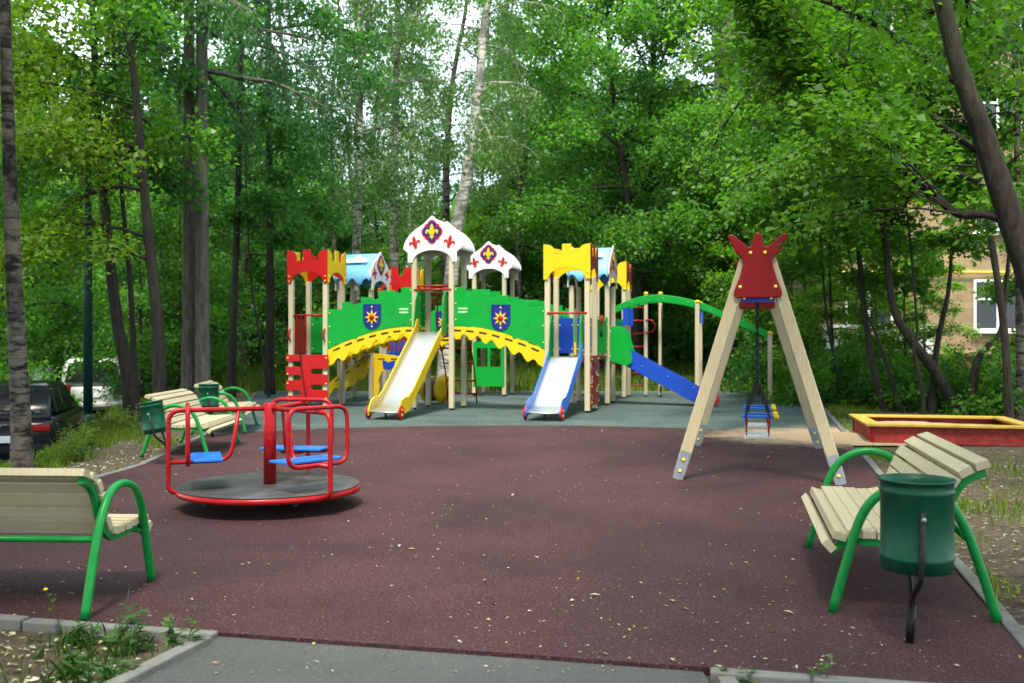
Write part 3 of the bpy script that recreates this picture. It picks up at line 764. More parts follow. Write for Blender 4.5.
def chain(mb, a, b, m=0, link=.05, r=.0075):
    a, b = Vector(a), Vector(b); L = (b - a).length; n = max(2, int(L / link)); d = (b - a) / L
    u = d.cross(ax_ if abs(d.dot(ax_)) < .9 else Z3).normalized(); v = d.cross(u)
    for k in range(n):
        c = a + (b - a) * ((k + .5) / n); w = u if k % 2 else v; hl = link * .62; hw = .0135
        mb.tube([c - d * hl, c - d * hl * .5 + w * hw, c + d * hl * .5 + w * hw, c + d * hl, c + d * hl * .5 - w * hw, c - d * hl * .5 - w * hw], r, 5, m, True)
def swing_seat(l, label):
    base = mid_n + W_(0, l, 0)
    t = thing('hanging_swing', label, 'swing', base, 0, 'swings hanging from the timber stand')
    hw_ = .24
    for k in (-1, 1):
        m = MB(); top = W_(0, k * hw_, 2.06); v = W_(0, k * hw_, .93)
        chain(m, top, v); chain(m, v, W_(-.13, k * hw_, .60)); chain(m, v, W_(.13, k * hw_, .60)); m.build('chain', 'black', t)
    m = MB(); m.prism([(-.14, 0), (.14, 0), (.145, .018), (.14, .035), (-.14, .035), (-.145, .018)], .46, W_(0, 0, .36), sd, Z3); m.build('seat_board', 'greywhite', t, .006)
    for k in (-1, 1):
        for s in (-1, 1): 
            m = MB(); m.bar(W_(s * .115, k * .21, .39), W_(s * .125, k * .23, .60), .032, .012, 0, sd); m.build('strap', 'maroon', t)
    for k in (-1, 1):
        m = MB(); m.tube([W_(-.16, k * .23, .60), W_(.17, k * .23, .60)], .013, 8); m.build('guard_bar', 'seatblue', t)
    m = MB(); m.tube([W_(-.14, -.25, .585), W_(-.14, .25, .585)], .012, 8); m.tube([W_(.15, -.25, .585), W_(.15, .25, .585)], .012, 8); m.build('cross_bar', 'seatblue', t)
    for k in (-1, 1): MB().lathe([(.0, -.03), (.028, -.02), (.032, 0), (.028, .02), (0, .03)], W_(.19, k * .23, .6), 10, 0, None, False).build('bumper_knob', 'yellow', t)
    return t
swing_seat(.85, 'white swing seat with blue safety bars, hanging nearer the red crown board')
swing_seat(2.15, 'white swing seat with blue bars, hanging behind the other one')

# ================================================================== BENCHES
def bench(label, loc, rz):
    """length along x, sitter faces -y; front foot y=0, rear foot y=.78"""
    t = thing('park_bench', label, 'bench', loc, rz, 'slatted benches with green arched legs')
    HLn = .80
    prof = [(-.012, .335, -46), (.043, .388, -15), (.113, .403, 2), (.185, .402, 2), (.26, .398, 2), (.335, .395, 3), (.41, .40, 12),
            (.485, .455, 62), (.52, .53, 66), (.55, .605, 66), (.585, .68, 58), (.645, .74, 30), (.725, .775, 18)]
    for x in (-HLn, HLn):
        m = MB(); arch = fillet([(x, 0, 0), (x, .13, .50), (x, .20, .66), (x, .40, .70), (x, .60, .64), (x, .67, .45), (x, .80, 0)], .22, 8)
        vs = smooth_path([(x, 0, 0), (x, .075, .28), (x, .145, .50), (x, .24, .62), (x, .39, .665), (x, .53, .62), (x, .63, .48), (x, .71, .26), (x, .79, 0)], 5)
        m.tube(vs, .0245, 10); m.build('side_frame', 'greentube', t)
        xs = x - math.copysign(.045, x)
        st = [(p[0], p[1] - .0) for p in prof]; sp = smooth_path([(xs, y + .012 * (z > .42), z - .022) for y, z, _ in prof], 3)
        b = MB(); up = [(p.y, p.z) for p in sp]; 
        nn = []
        for i in range(len(sp)):
            d = (sp[min(i + 1, len(sp) - 1)] - sp[max(i - 1, 0)]).normalized(); nn.append((sp[i].y + d.z * .035, sp[i].z - d.y * .035))
        b.prism(up + list(reversed(nn)), .03, (xs, 0, 0), (0, 1, 0), (0, 0, 1)); b.build('strap', 'greentube', t)
    m = MB(); m.tube([(-HLn, .66, .40), (HLn, .66, .40)], .018, 8); m.tube([(-HLn, .10, .34), (HLn, .10, .34)], .016, 8); m.build('stretcher', 'greentube', t)
    for y, z, a in prof:
        m = MB(); m.box((rnd.uniform(-.006, .006), 0, 0), (2 * HLn - .03, .068, .042)); 
        for sx in (-HLn + .045, HLn - .045): m.ball((sx, 0, .021), .007, 1, .4)
        s = m.build('slat', ['slat', 'galv'], t, .009)
        s.location = (0, y, z); s.rotation_euler = (math.radians(a), rnd.uniform(-.002, .002), 0)
    return t
def dir_rz(dx, dy): return math.atan2(dy, dx)
# right: length dir (.225,.974) from near to far; back dir (.974,-.225)
rB = math.atan2(-.974, -.225)        # local +y must be the back direction (.974,-.225): x = (-.225,-.974)
bench('slatted bench with green arched legs beside the tall upright bin, its back to the dirt', Vector((1.655, 4.96, 0)) + Vector((.225, .974, 0)) * .815, rB)
bF = math.atan2(-.05, 1) + PI * 0
bench('bench seen from behind, its slats turned away towards the roundabout', Vector((-2.11, 5.62, 0)) + Vector((-1, .05, 0)) * .80, math.atan2(.05, -1)).scale = (1, 1, .94)
# the two on the far edge face the yard (+x): back dir (-1,0)
bench('slatted bench beside the tilted bin, behind the roundabout', Vector((-3.68, 11.62, 0)) + Vector((-.05, 1, 0)) * .80, math.atan2(1, -.05)).scale = (1, 1, .94)
bench('farther slatted bench at the foot of the twin trunk, a bin before it', Vector((-4.02, 14.5, 0)) + Vector((-.16, 1, 0)) * .80, math.atan2(1, -.16)).scale = (1, 1, .94)

# ================================================================== BINS
def bin_(label, loc, rz, tilt=0., H=.42, R=.165, zc=.36, lean=0.):
    t = thing('litter_bin', label, 'bin', loc, rz, 'dark green litter bins')
    m = MB(); prof = [(0, .012), (R * .95, .012), (R * .955, 0), (R * .97, 0), (R * .972, H * .12), (R * .995, H * .13), (R * .995, H * .165), (R * .975, H * .175), (R * .98, H * .84), (R * 1.005, H * .85), (R * 1.005, H * .885), (R * .985, H * .895), (R * .99, H - .012), (R * 1.04, H - .01), (R * 1.04, H), (R * .97, H), (R * .95, H - .05), (R * .90, .02), (0, .02)]
    Rm = Matrix.Rotation(tilt, 3, 'Y'); piv = Vector((0, 0, zc + H * .62))
    m.lathe(prof, piv - Rm @ Vector((0, 0, H * .62)), 36, 0, Rm, False); m.build('bin_drum', 'bin', t)
    k = MB()
    for s in (-1, 1):
        y = s * (R + .022)
        k.tube(fillet([(0, y, piv.z + .03), (lean * .3, y, zc - .02), (lean * .68, y * .06, zc - .13), (lean * .72, 0, zc - .22)], .05, 4), .0135, 8)
        k.ball((0, y + s * .017, piv.z), .012, 1, .6, (0, s, 0))
    k.tube([(lean * .68, 0, zc - .17), (lean, 0, 0)], .02, 10)
    k.build('bracket', ['black', 'galv'], t)
    return t
bin_('upright green bin on a forked black post, close to the camera beside a bench', (1.88, 4.46, 0), -.25, 0, .42, .163, .345, -.03)
bin_('tilted green bin hung askew on its bent black bracket', (-4.08, 10.9, 0), .05, math.radians(-9), .36, .128, .36, .22)
bin_('small upright green bin in front of the bench by the twin trunk', (-4.42, 14.0, 0), .2, 0, .36, .145, .42, .05)

# ================================================================== SANDPIT
sp_o = Vector((5.02, 13.4, 0)); q_ = Vector((.977, -.215, 0)); p_ = Vector((.215, .977, 0)); SWd, SDp = 2.1, 1.75
sb = thing('sandpit', 'low red board sandpit with a wide yellow rim', 'sandpit', sp_o, math.atan2(q_.y, q_.x))
for n_, (c, sz) in enumerate((((SWd / 2, 0, .10), (SWd, .04, .24)), ((SWd / 2, SDp, .10), (SWd, .04, .24)), ((0, SDp / 2, .10), (.04, SDp - .041, .24)), ((SWd, SDp / 2, .10), (.04, SDp - .041, .24)))):
    MB().box(c, sz).build('side_board', 'pitred' if 'pitred' in M else 'maroon', sb, .005)
for c, sz in (((SWd / 2, .02, .238), (SWd + .16, .2, .035)), ((SWd / 2, SDp - .02, .238), (SWd + .16, .2, .035)), ((.02, SDp / 2, .238), (.2, SDp - .245, .035)), ((SWd - .02, SDp / 2, .238), (.2, SDp - .245, .035))):
    MB().box(c, sz).build('rim_board', 'pityellow' if 'pityellow' in M else 'yellow', sb, .006)
for x in (.0, SWd):
    for y in (-.035, SDp + .035): MB().box((x, y, .1), (.06, .028, .24)).build('corner_post', 'maroon', sb, .004)
g = np.linspace(0, 1, 22); gx, gy = np.meshgrid(g, g, indexing='ij')
rs = np.random.RandomState(4); z = .13 + .07 * np.exp(-((gx - .3) ** 2 + (gy - .6) ** 2) * 9) + .06 * np.exp(-((gx - .75) ** 2 + (gy - .4) ** 2) * 14) + rs.rand(22, 22) * .012
V = np.stack([.025 + gx * (SWd - .05), .025 + gy * (SDp - .05), z], -1).reshape(-1, 3)
I = np.arange(22 * 22).reshape(22, 22); Fq = np.stack([I[:-1, :-1], I[1:, :-1], I[1:, 1:], I[:-1, 1:]], -1).reshape(-1, 4)
so = np_mesh('sand', V, Fq, 'sand', sb, True)
# ================================================================== GROUND
def XL(Y): return np.interp(Y, [3, 9.5, 11, 14, 18.3, 25.6, 27], [-4.4, -4.25, -4.18, -4.5, -5.2, -6.8, -7.1])
def XK(Y): return np.minimum(-6.6 - .3 * (np.asarray(Y, float) - 13.9), XL(Y) - 1.9)
def XR(Y): return 2.29 + .265 * (np.asarray(Y, float) - 4.29)
def YF(X): return 4.86 - .221 * (np.asarray(X, float) + 2.49)
BASE = -.035
def smst(t): t = np.clip(t, 0, 1); return t * t * (3 - 2 * t)
def zground(x, y):
    x = np.asarray(x, float); y = np.asarray(y, float)
    xl, xk = XL(y), XK(y); t = (xl - x) / np.maximum(xl - xk, .1)
    z = BASE - .2 * smst(t) + .05 * np.sin(t * 2.8) * (t > 0) * (t < 1)
    z = np.where(x < xk - .12, -.72 - .012 * np.clip(y - 13, 0, 40), z)
    far = smst((y - 40) / 8.); z = z * (1 - far) + BASE * far
    r = smst((x - XR(y) - .3) / 3.) * (y > 3); z = z + r * (.05 * np.sin(x * 1.7) * np.cos(y * 1.3))
    z = z + (x > xk) * (smst((y - 27) / 14) * .45) * (1 - smst((y - 60) / 20))
    z = z + smst((y - 27) / 4) * .06 * np.sin(x * .9 + y * .6) * (x > xk)
    return z
gx = np.unique(np.concatenate([np.linspace(-150, -16, 30), np.arange(-16, -3.5, .14), np.arange(-3.5, 16, .45), np.linspace(16, 150, 30)]))
gy = np.unique(np.concatenate([np.linspace(-60, 1, 18), np.arange(1, 32, .3), np.linspace(32, 60, 30), np.linspace(60, 260, 30)]))
GX, GY = np.meshgrid(gx, gy, indexing='ij'); GZ = zground(GX, GY)
V = np.stack([GX, GY, GZ], -1).reshape(-1, 3); I = np.arange(GX.size).reshape(GX.shape)
Fq = np.stack([I[:-1, :-1], I[1:, :-1], I[1:, 1:], I[:-1, 1:]], -1).reshape(-1, 4)
gnd = struct(np_mesh('ground', V, Fq, 'ground', None, True))
def grassy(x, y):
    g = .05 + .0 * x
    g = np.where(y > 26.3, .62, g)
    t = (XL(y) - x); g = np.where((t > 0) & (y < 27), .02 + .36 * smst((t - .9) / 1.6), g)
    g = np.where((x > XR(y)) & (y < 27), .12 + .3 * smst((y - 15) / 6), g)
    g = np.where((x > XR(y)) & (y > 15) & (y < 27) & (x < XR(y) + 1.), .45, g)
    return g
ga = gnd.data.attributes.new('grassy', 'FLOAT', 'POINT'); ga.data.foreach_set('value', grassy(V[:, 0], V[:, 1]).astype(np.float32))

def slab(name, outline, mat_, top, T=.03):
    m = MB(); m.prism([(x, y) for x, y in outline], T, (0, 0, top - T / 2), (1, 0, 0), (0, 1, 0)); return struct(m.build(name, mat_))
BND = [(-4.7, 14.4), (-3.96, 14.95), (-2.6, 15.6), (-1.36, 15.9), (0, 15.98), (1.46, 15.9), (3.06, 15.36), (4.2, 14.6), (5.0, 13.9)]
bnd = [(p.x, p.y) for p in smooth_path([(x, y, 0) for x, y in BND], 4)]
bnd[0] = (float(XL(14.4)), 14.4)
bl = bnd[-1]; bl = (float(XR(bl[1])), bl[1]); bnd[-1] = bl
left = [(float(XL(y)), y) for y in (5.27, 7, 9.5, 11, 12.5)]
slab('rubber_surface', [(left[0][0], float(YF(left[0][0])))] + [(2.185, float(YF(2.185)))] + [(float(XR(y)), y) for y in (6, 9, 12)] + list(reversed(bnd)) + list(reversed(left[1:])), 'maroonrub', 0.)
slab('rubber_surface', bnd + [(float(XR(y)), y) for y in (17, 20, 24, 26.4)] + [(float(XL(26.4)), 26.4)] + [(float(XL(y)), y) for y in (24, 21, 18.3, 16)], 'tealrub', -.001)
slab('asphalt_path', [(-1.43, float(YF(-1.43)) - .005), (-1.62, 3.9), (-2.1, 2.2), (-2.9, -8), (1.0, -8), (.85, 2.), (.82, float(YF(.82)) - .005)], 'asphalt', -.018, .02)
def kerb(pts, w=.075, top=.014, lab=None):
    """a run of concrete edging stones, one metre each"""
    m = MB(); pts = [Vector((x, y, 0)) for x, y in pts]
    for a, b in zip(pts, pts[1:]):
        L = (b - a).length; n = max(1, round(L)); d = (b - a) / n
        for k in range(n):
            p, q = a + d * k, a + d * (k + .985); zz = rnd.uniform(-.008, .008); sh = Vector((-d.y, d.x, 0)).normalized() * rnd.uniform(-.006, .006)
            z0 = float(min(zground(p.x, p.y), zground(q.x, q.y)))
            m.bar(p + sh + Vector((0, 0, (top + zz - .14) / 2)), q + sh + Vector((0, 0, (top + zz - .14) / 2)), w, top + zz + .14)
    return struct(m.build('kerb', 'concrete', None, .008))
o = -.055
kerb([(-6.5, float(YF(-6.5)) + o), (-1.40, float(YF(-1.40)) + o)]); kerb([(-1.44, float(YF(-1.44)) - .11), (-1.66, 3.75), (-2.05, 2.3)])
kerb([(.84, float(YF(.84)) + o), (2.30, float(YF(2.30)) + o)]); kerb([(.89, float(YF(.89)) - .11), (.91, 2.3)])
kerb([(float(XR(y)) + .05, y) for y in (3.98, 7, 10, 12.5)]); kerb([(float(XR(y)) + .05, y) for y in (14.4, 18, 22, 26.4)])
kerb([(float(XL(y)) - .05, y) for y in (5.4, 9.5, 11, 14, 18.3, 22, 26.4)], .08, .015); kerb([(-7.0, 26.46), (8.2, 26.46)], .08, .02)
m = MB()
for k in range(26):
    y0, y1 = 9 + k * 1.4, 9 + (k + .985) * 1.4; m.bar((float(XK(y0)) - .06, y0, -.5), (float(XK(y1)) - .06, y1, -.5), .15, .62)
struct(m.build('kerb', 'concrete', None, .012))
# road surface left of the bank
m = MB(); V2 = []; 
ys = np.arange(-10, 46, 1.5)
vs = []
for y in ys:
    z = -.72 - .012 * max(0, y - 13) + .006
    vs += [(float(XK(y)) - .16, y, z), (float(XK(y)) - 7.5, y, z)]
m.add(vs, [(2 * i, 2 * i + 1, 2 * i + 3, 2 * i + 2) for i in range(len(ys) - 1)]); struct(m.build('road', 'asphalt'))
# trodden sand by the pit
g = np.linspace(-1, 1, 26); sx, sy = np.meshgrid(g, g, indexing='ij'); rr = np.sqrt(sx ** 2 + sy ** 2); th = np.arctan2(sy, sx)
R0 = 1 + .14 * np.sin(3 * th + 1) + .1 * np.sin(5 * th); hgt = .07 * (1 - smst(rr / R0 * 1.05)) - .012
hgt = hgt + np.random.RandomState(3).rand(26, 26) * .006
V = np.stack([4.72 + sx * .85, 14.15 + sy * 1.15, hgt + .0], -1).reshape(-1, 3); I = np.arange(676).reshape(26, 26)
stuff(np_mesh('sand', V, np.stack([I[:-1, :-1], I[1:, :-1], I[1:, 1:], I[:-1, 1:]], -1).reshape(-1, 4), 'sand', None, True), 'loose yellow sand trodden out beside the red sandpit', 'sand')

# ================================================================== FOLIAGE BUILDERS
def rotv(v, axis, a):
    c, s = np.cos(a), np.sin(a); return v * c + np.cross(axis, v) * s + axis * np.dot(axis, v) * (1 - c)
def unit(v): v = np.asarray(v, float); return v / (np.linalg.norm(v, axis=-1, keepdims=True) + 1e-9)
def leaves_mesh(name, P, A, N, S, mat_, parent, aspect=.55, fold=.18):
    """one folded four-cornered leaf per row: P base, A axis, N normal, S length"""
    A = unit(A); B = unit(np.cross(N, A)); N = np.cross(A, B); S = S[:, None]
    v0 = P; v1 = P + A * S * .45 + B * S * aspect * .5 + N * S * fold; v2 = P + A * S; v3 = P + A * S * .45 - B * S * aspect * .5 + N * S * fold
    V = np.stack([v0, v1, v2, v3], 1).reshape(-1, 3); F = np.arange(len(V)).reshape(-1, 4)
    return np_mesh(name, V, F, mat_, parent)
class Tree:
    def __init__(s, seed): s.r = np.random.RandomState(seed); s.mb = MB(); s.P = []; s.A = []; s.N = []; s.S = []
    def path(s, p, d, L, n, droop, wob):
        pts = [np.array(p, float)]; d = unit(d)
        for k in range(n):
            d = unit(d + np.array([0, 0, -droop / n]) + s.r.normal(0, wob, 3)); pts.append(pts[-1] + d * L / n)
        return np.array(pts)
    def spray(s, pts, n, w, size, mode):
        k = len(pts) - 1; t = s.r.uniform(.05, 1, n) * k; i = np.minimum(t.astype(int), k - 1); f = (t - i)[:, None]
        b = pts[i] * (1 - f) + pts[i + 1] * f; d = unit(pts[i + 1] - pts[i]); sd = unit(np.cross(d, [0, 0, 1.]) + 1e-6)
        u = s.r.uniform(-1, 1, n)[:, None]; ww = w * (1 - .55 * (t / k))[:, None]
        if mode == 'flat':
            p = b + sd * u * ww + s.r.normal(0, 1, (n, 3)) * np.array([.07, .07, .12]); a = d * .6 + sd * np.sign(u) * .8 + np.array([0, 0, -.25]) + s.r.normal(0, .35, (n, 3))
            nn = np.array([0, 0, 1.]) + s.r.normal(0, .5, (n, 3))
        elif mode == 'hang':
            dr = s.r.uniform(0, 1, n)[:, None] ** 1.3; p = b + sd * u * ww * .8 + np.array([0, 0, -1.]) * dr * .75 + s.r.normal(0, .10, (n, 3))
            a = np.array([0, 0, -1.]) + s.r.normal(0, .5, (n, 3)); nn = s.r.normal(0, 1, (n, 3)) + np.array([0, 0, .3])
        else:
            p = b + s.r.normal(0, 1, (n, 3)) * ww * .62; a = s.r.normal(0, 1, (n, 3)) + d * .5 + np.array([0, 0, -.35]); nn = np.array([0, 0, .8]) + s.r.normal(0, .6, (n, 3))
        s.P.append(p); s.A.append(a); s.N.append(nn); s.S.append((.5 + .95 * s.r.uniform(0, 1, n) ** 1.3) * size)
    def limb(s, p, d, L, r, droop=.35, sub=7, leaves=60, size=.10, w=.3, mode='flat', wob=.09, start=.25, sublen=.42):
        n = 8; pts = s.path(p, d, L, n, droop, wob)
        s.mb.tube([Vector(q) for q in pts], [lerp(r, r * .18, k / n) for k in range(n + 1)], 6)
        for k in range(sub):
            t = lerp(start, .98, (k + s.r.uniform(.1, .9)) / sub) * n; i = min(int(t), n - 1); b = pts[i] + (pts[i + 1] - pts[i]) * (t - i)
            dd = unit(pts[i + 1] - pts[i]); ang = s.r.uniform(.45, 1.15) * (1 if k % 2 else -1)
            e = rotv(dd, np.array([0, 0, 1.]), ang) + np.array([0, 0, s.r.uniform(-.15, .3)])
            l = L * sublen * s.r.uniform(.6, 1.1) * (1.1 - .5 * t / n); q = s.path(b, e, l, 4, droop * .8, wob)
            s.mb.tube([Vector(x) for x in q], [r * .26, r * .2, r * .15, r * .1, r * .05], 4); s.spray(q, leaves, w, size, mode)
        s.spray(pts[n // 2:], leaves, w, size, mode)
    def trunk(s, pts, r0, r1, seg=12, flare=1.35):
        pp = smooth_path(pts, 7); n = len(pp) - 1; s.tp = np.array([tuple(p) for p in pp])
        rr = []
        for k in range(n + 1):
            h = pp[k].z - pp[0].z; rr.append(lerp(r0, r1, k / n) * (1 + (flare - 1) * math.exp(-max(h, 0) / .28)) * (1 + .05 * math.sin(k * 2.7 + r0 * 40)))
        s.mb.tube(pp, rr, seg); s.tr = rr
    def on(s, z):
        k = int(np.argmin(abs(s.tp[:, 2] - z))); return s.tp[k], s.tr[k]
    def crown(s, z0, z1, n, L, shape='round', elev=(.1, .6), azr=None, rl=1., **kw):
        for k in range(n):
            f = (k + s.r.uniform(.1, .9)) / n; z = lerp(z0, z1, f); p, r = s.on(z)
            az = k * 2.39996 + s.r.uniform(-.5, .5) if azr is None else s.r.uniform(*azr)
            prof = {'round': .45 + .55 * math.sin(min(1, f * 1.25 + .18) * PI) if f < .9 else .35, 'cone': 1 - .72 * f, 'wide': (.75 + .25 * math.sin(f * PI)) * (1 - .45 * f ** 3), 'col': .8 - .3 * f}[shape]
            e = lerp(elev[0], elev[1], f) + s.r.uniform(-.15, .15); d = (math.cos(az) * math.cos(e), math.sin(az) * math.cos(e), math.sin(e))
            l = L * prof * s.r.uniform(.75, 1.15); s.limb(p, d, l, min(r * .5, .025 + l * .014) * rl, **kw)
    def finish(s, root, bark, leafm, aspect=.55, fold=.18):
        s.mb.build('trunk', bark, root, 0, False)
        if s.P: leaves_mesh('crown', np.concatenate(s.P), np.concatenate(s.A), np.concatenate(s.N), np.concatenate(s.S), leafm, root, aspect, fold)
        return root
def gz(x, y): return float(zground(x, y))
WOOD = 'trees of the wood around the playground'
SPEC = {
 'maple': dict(bark='bark_dark', leaf='leaf_mid', h=9.5, r=.15, crown=dict(z0=1.5, z1=9.2, n=26, L=3.4, shape='wide', elev=(.2, 1.0), droop=.6, sub=9, leaves=92, size=.115, w=.50, mode='ball', wob=.14), aspect=.8),
 'linden': dict(bark='bark_dark', leaf='leaf_deep', h=11.0, r=.17, crown=dict(z0=1.7, z1=10.7, n=24, L=3.4, shape='round', elev=(-.05, .9), droop=.6, sub=8, leaves=84, size=.115, w=.42, mode='ball'), aspect=.75),
 'tall': dict(bark='bark_grey', leaf='leaf_mid', h=14.5, r=.19, crown=dict(z0=3.6, z1=14.1, n=24, L=3.6, shape='round', elev=(0, .9), droop=.5, sub=8, leaves=84, size=.115, w=.44, mode='ball'), aspect=.7),
 'birch': dict(bark='bark_birch', leaf='leaf_birch', h=20., r=.15, crown=dict(z0=6.0, z1=19.5, n=26, L=2.9, shape='round', elev=(.3, 1.0), droop=1.1, rl=.5, wob=.13, start=.08, sub=7, leaves=70, size=.10, w=.45, mode='hang'), aspect=.7),
 'young': dict(bark='bark_dark', leaf='leaf_bright', h=7.5, r=.07, crown=dict(z0=1.0, z1=7.2, n=22, L=2.3, shape='wide', elev=(.1, .8), droop=.4, sub=7, leaves=72, size=.11, w=.36, mode='flat'), aspect=.8),
 'under': dict(bark='bark_dark', leaf='leaf_mid', h=6.5, r=.06, crown=dict(z0=.7, z1=6.2, n=20, L=2.6, shape='wide', elev=(.1, .8), droop=.5, sub=7, leaves=70, size=.11, w=.42, mode='ball'), aspect=.75),
 'larch': dict(bark='bark_pine', leaf='leaf_blue', h=20., r=.2, crown=dict(z0=3.0, z1=19.5, n=34, L=3.6, shape='cone', elev=(-.1, .3), droop=.5, sub=9, leaves=84, size=.12, w=.40, mode='hang'), aspect=.28),
}
def build_spec(root, kind, seed, trunk_pts=None, **over):
    sp = SPEC[kind]; t = Tree(seed); h = over.get('h', sp['h']); r = over.get('r', sp['r'])
    if trunk_pts is None:
        rr = t.r; trunk_pts = [(0, 0, -.15)] + [(rr.normal(0, .018) * z, rr.normal(0, .018) * z, z) for z in np.linspace(h * .2, h, 5)]
    t.trunk(trunk_pts, r, r * .22)
    ck = dict(sp['crown']); ck['z0'] *= h / sp['h']; ck['z1'] *= h / sp['h']; ck.update(over.get('crown', {}))
    if ck['n']: t.crown(**ck)
    for f in over.get('extra', []): f(t)
    return t.finish(root, over.get('bark', sp['bark']), over.get('leaf', sp['leaf']), sp['aspect'])
def local(pts, o): return [tuple(Vector(p) - Vector(o)) for p in pts]
def survey_tree(name, label, kind, seed, Y, px, r, over=None, top=None, group=None, dys=None):
    """px: list of (image x, image y) along the trunk as surveyed at distance Y, base first"""
    pts = [at(x, Y + (dys[i] if dys else 0), y) for i, (x, y) in enumerate(px)]; b = pts[0].copy(); b.z = gz(b.x, b.y); 
    if pts[0].z < b.z + .4: pts = pts[1:]
    d = (pts[-1] - pts[-2]).normalized() if len(pts) > 1 else Vector((0, 0, 1)); d = (d + Vector((0, 0, .6))).normalized()
    T = top or SPEC[kind]['h']
    while pts[-1].z < T - 1: pts.append(pts[-1] + d * min(4, (T - pts[-1].z) / max(d.z, .3)))
    root = thing(name, label, 'tree', b, 0, group)
    ov = dict(h=pts[-1].z, r=r); ov.update(over or {})
    return build_spec(root, kind, seed, local([b - Vector((0, 0, .15))] + pts, b), **ov)

# ------------------------------------------------------------------ trees one can tell apart
survey_tree('birch_tree', 'mottled black and white birch trunk by the parked dark car', 'birch', 11, 11.2, [(23, 470), (20, 400), (14, 280), (9, 150), (5, 0)], .122,
            dict(crown=dict(z0=6.5, n=16, L=2.6)), 14)
def arch(p0z, az, L, r, e, droop, **kw):
    def f(t):
        p, _ = t.on(p0z); t.limb(p, (math.cos(az) * math.cos(e), math.sin(az) * math.cos(e), math.sin(e)), L, r, droop, **kw)
    return f
B = dict(sub=12, leaves=100, size=.095, w=.36, mode='flat', wob=.13, start=.1)
survey_tree('maple_tree', 'slim curved maple with yellow green leaves arching over the parked cars', 'maple', 12, 17, [(160, 420), (158, 331), (150, 250), (142, 165), (132, 60), (120, 0)], .125,
            dict(leaf='leaf_yellow', crown=dict(rl=.6, wob=.15, start=.1, z0=4.2, z1=10.5, n=18, L=3.4, leaves=100, size=.095, azr=(1.9, 5.0)),
                 extra=[arch(4.2, 3.0, 4.2, .042, .75, 1.0, **B), arch(3.4, 3.6, 3.6, .036, .5, .9, **B), arch(5.3, 2.6, 4.4, .038, .6, .9, **B), arch(3.0, 3.9, 3., .03, .35, .6, **B), arch(4.8, 4.4, 3.4, .036, .4, .7, **B)]), 11)
survey_tree('larch_tree', 'thick straight larch trunk, the darker of a touching pair behind benches', 'larch', 13, 20.2, [(188, 410), (189, 250), (189, 0)], .155, dict(crown=dict(z0=7.2, n=22, L=3.)), 20)
survey_tree('larch_tree', 'thick larch trunk touching its darker twin, greyer bark', 'larch', 14, 20.0, [(203, 410), (202, 250), (202, 0)], .165, dict(crown=dict(z0=6.6, n=24, L=3.4, azr=(-1.4, 2.2)), bark='bark_grey'), 20)
survey_tree('dark_tree', 'dark straight trunk just beside the twin larches', 'linden', 15, 24.5, [(231, 400), (233, 330), (239, 160), (241, 0)], .115, dict(crown=dict(z0=5.2, n=22)), 17)
survey_tree('dark_tree', 'dark trunk close to the red crowned tower with a low side branch', 'linden', 16, 25.5, [(270, 400), (270, 260), (268, 0)], .13, dict(crown=dict(z0=5.5, n=22), extra=[arch(2.4, .3, 1.8, .03, .6, -.4, sub=3, leaves=10)]), 17)
survey_tree('thin_tree', 'thin bent sapling stem between two dark trunks', 'young', 17, 24, [(270, 396), (262, 350), (251, 280), (246, 180)], .045, dict(bark='bark_dark', leaf='leaf_deep', crown=dict(z0=4., n=10, L=1.6)), 8)
survey_tree('leaning_tree', 'dark leaning trunk beside the white car', 'linden', 18, 18.5, [(134, 420), (127, 370), (117, 320), (106, 220), (98, 120)], .15, dict(crown=dict(z0=5.2, n=22, L=3.4), leaf='leaf_mid'), 14)
survey_tree('leaning_tree', 'slender dark stem growing from the same spot as the leaning trunk', 'linden', 19, 18.9, [(137, 415), (134, 360), (130, 280), (121, 180)], .075, dict(crown=dict(z0=5.2, n=12, L=2.4)), 11)
survey_tree('aspen_tree', 'grey straight aspen trunk rising behind the red crowned tower', 'birch', 20, 27.8, [(352, 392), (356, 260), (359, 160), (361, 0)], .15, dict(bark='bark_aspen', crown=dict(z0=5.1, n=32, L=2.7, leaves=66)), 19)
survey_tree('aspen_tree', 'tall grey aspen behind the pale blue roof, dark blotches', 'birch', 21, 29, [(391, 390), (394, 250), (395, 150), (398, 0)], .17, dict(bark='bark_aspen', crown=dict(z0=5.6, n=32, L=2.7, leaves=66)), 20)
survey_tree('birch_tree', 'thin white birch stem beside the large leaning birch', 'birch', 22, 34, [(447, 385), (446, 200), (447, 150), (451, 95), (457, 55), (467, 0)], .15, dict(crown=dict(z0=6.9, n=25, L=2.6, leaves=66)), 20)
survey_tree('birch_tree', 'large pale leaning birch trunk behind the tallest gabled tower', 'birch', 23, 30, [(445, 388), (447, 330), (456, 235), (468, 171), (477, 100), (487, 0)], .27, dict(crown=dict(z0=7.3, n=32, L=3.2, leaves=66), bark='bark_pale'), 20)
survey_tree('slim_aspen', 'very thin pale stem between the grey aspen and the birches', 'birch', 24, 36, [(410, 385), (411, 150), (413, 0)], .08, dict(crown=dict(z0=5.3, n=21, L=1.9, leaves=66), bark='bark_aspen'), 17)
survey_tree('spreading_maple', 'broad leafy maple with a dark forked trunk behind the yellow crowned tower', 'maple', 25, 31, [(636, 388), (634, 300), (628, 200), (615, 110), (606, 0)], .17, dict(crown=dict(z0=3.2, z1=14, n=44, L=4.4, leaves=120, w=.55), h=15), 15)
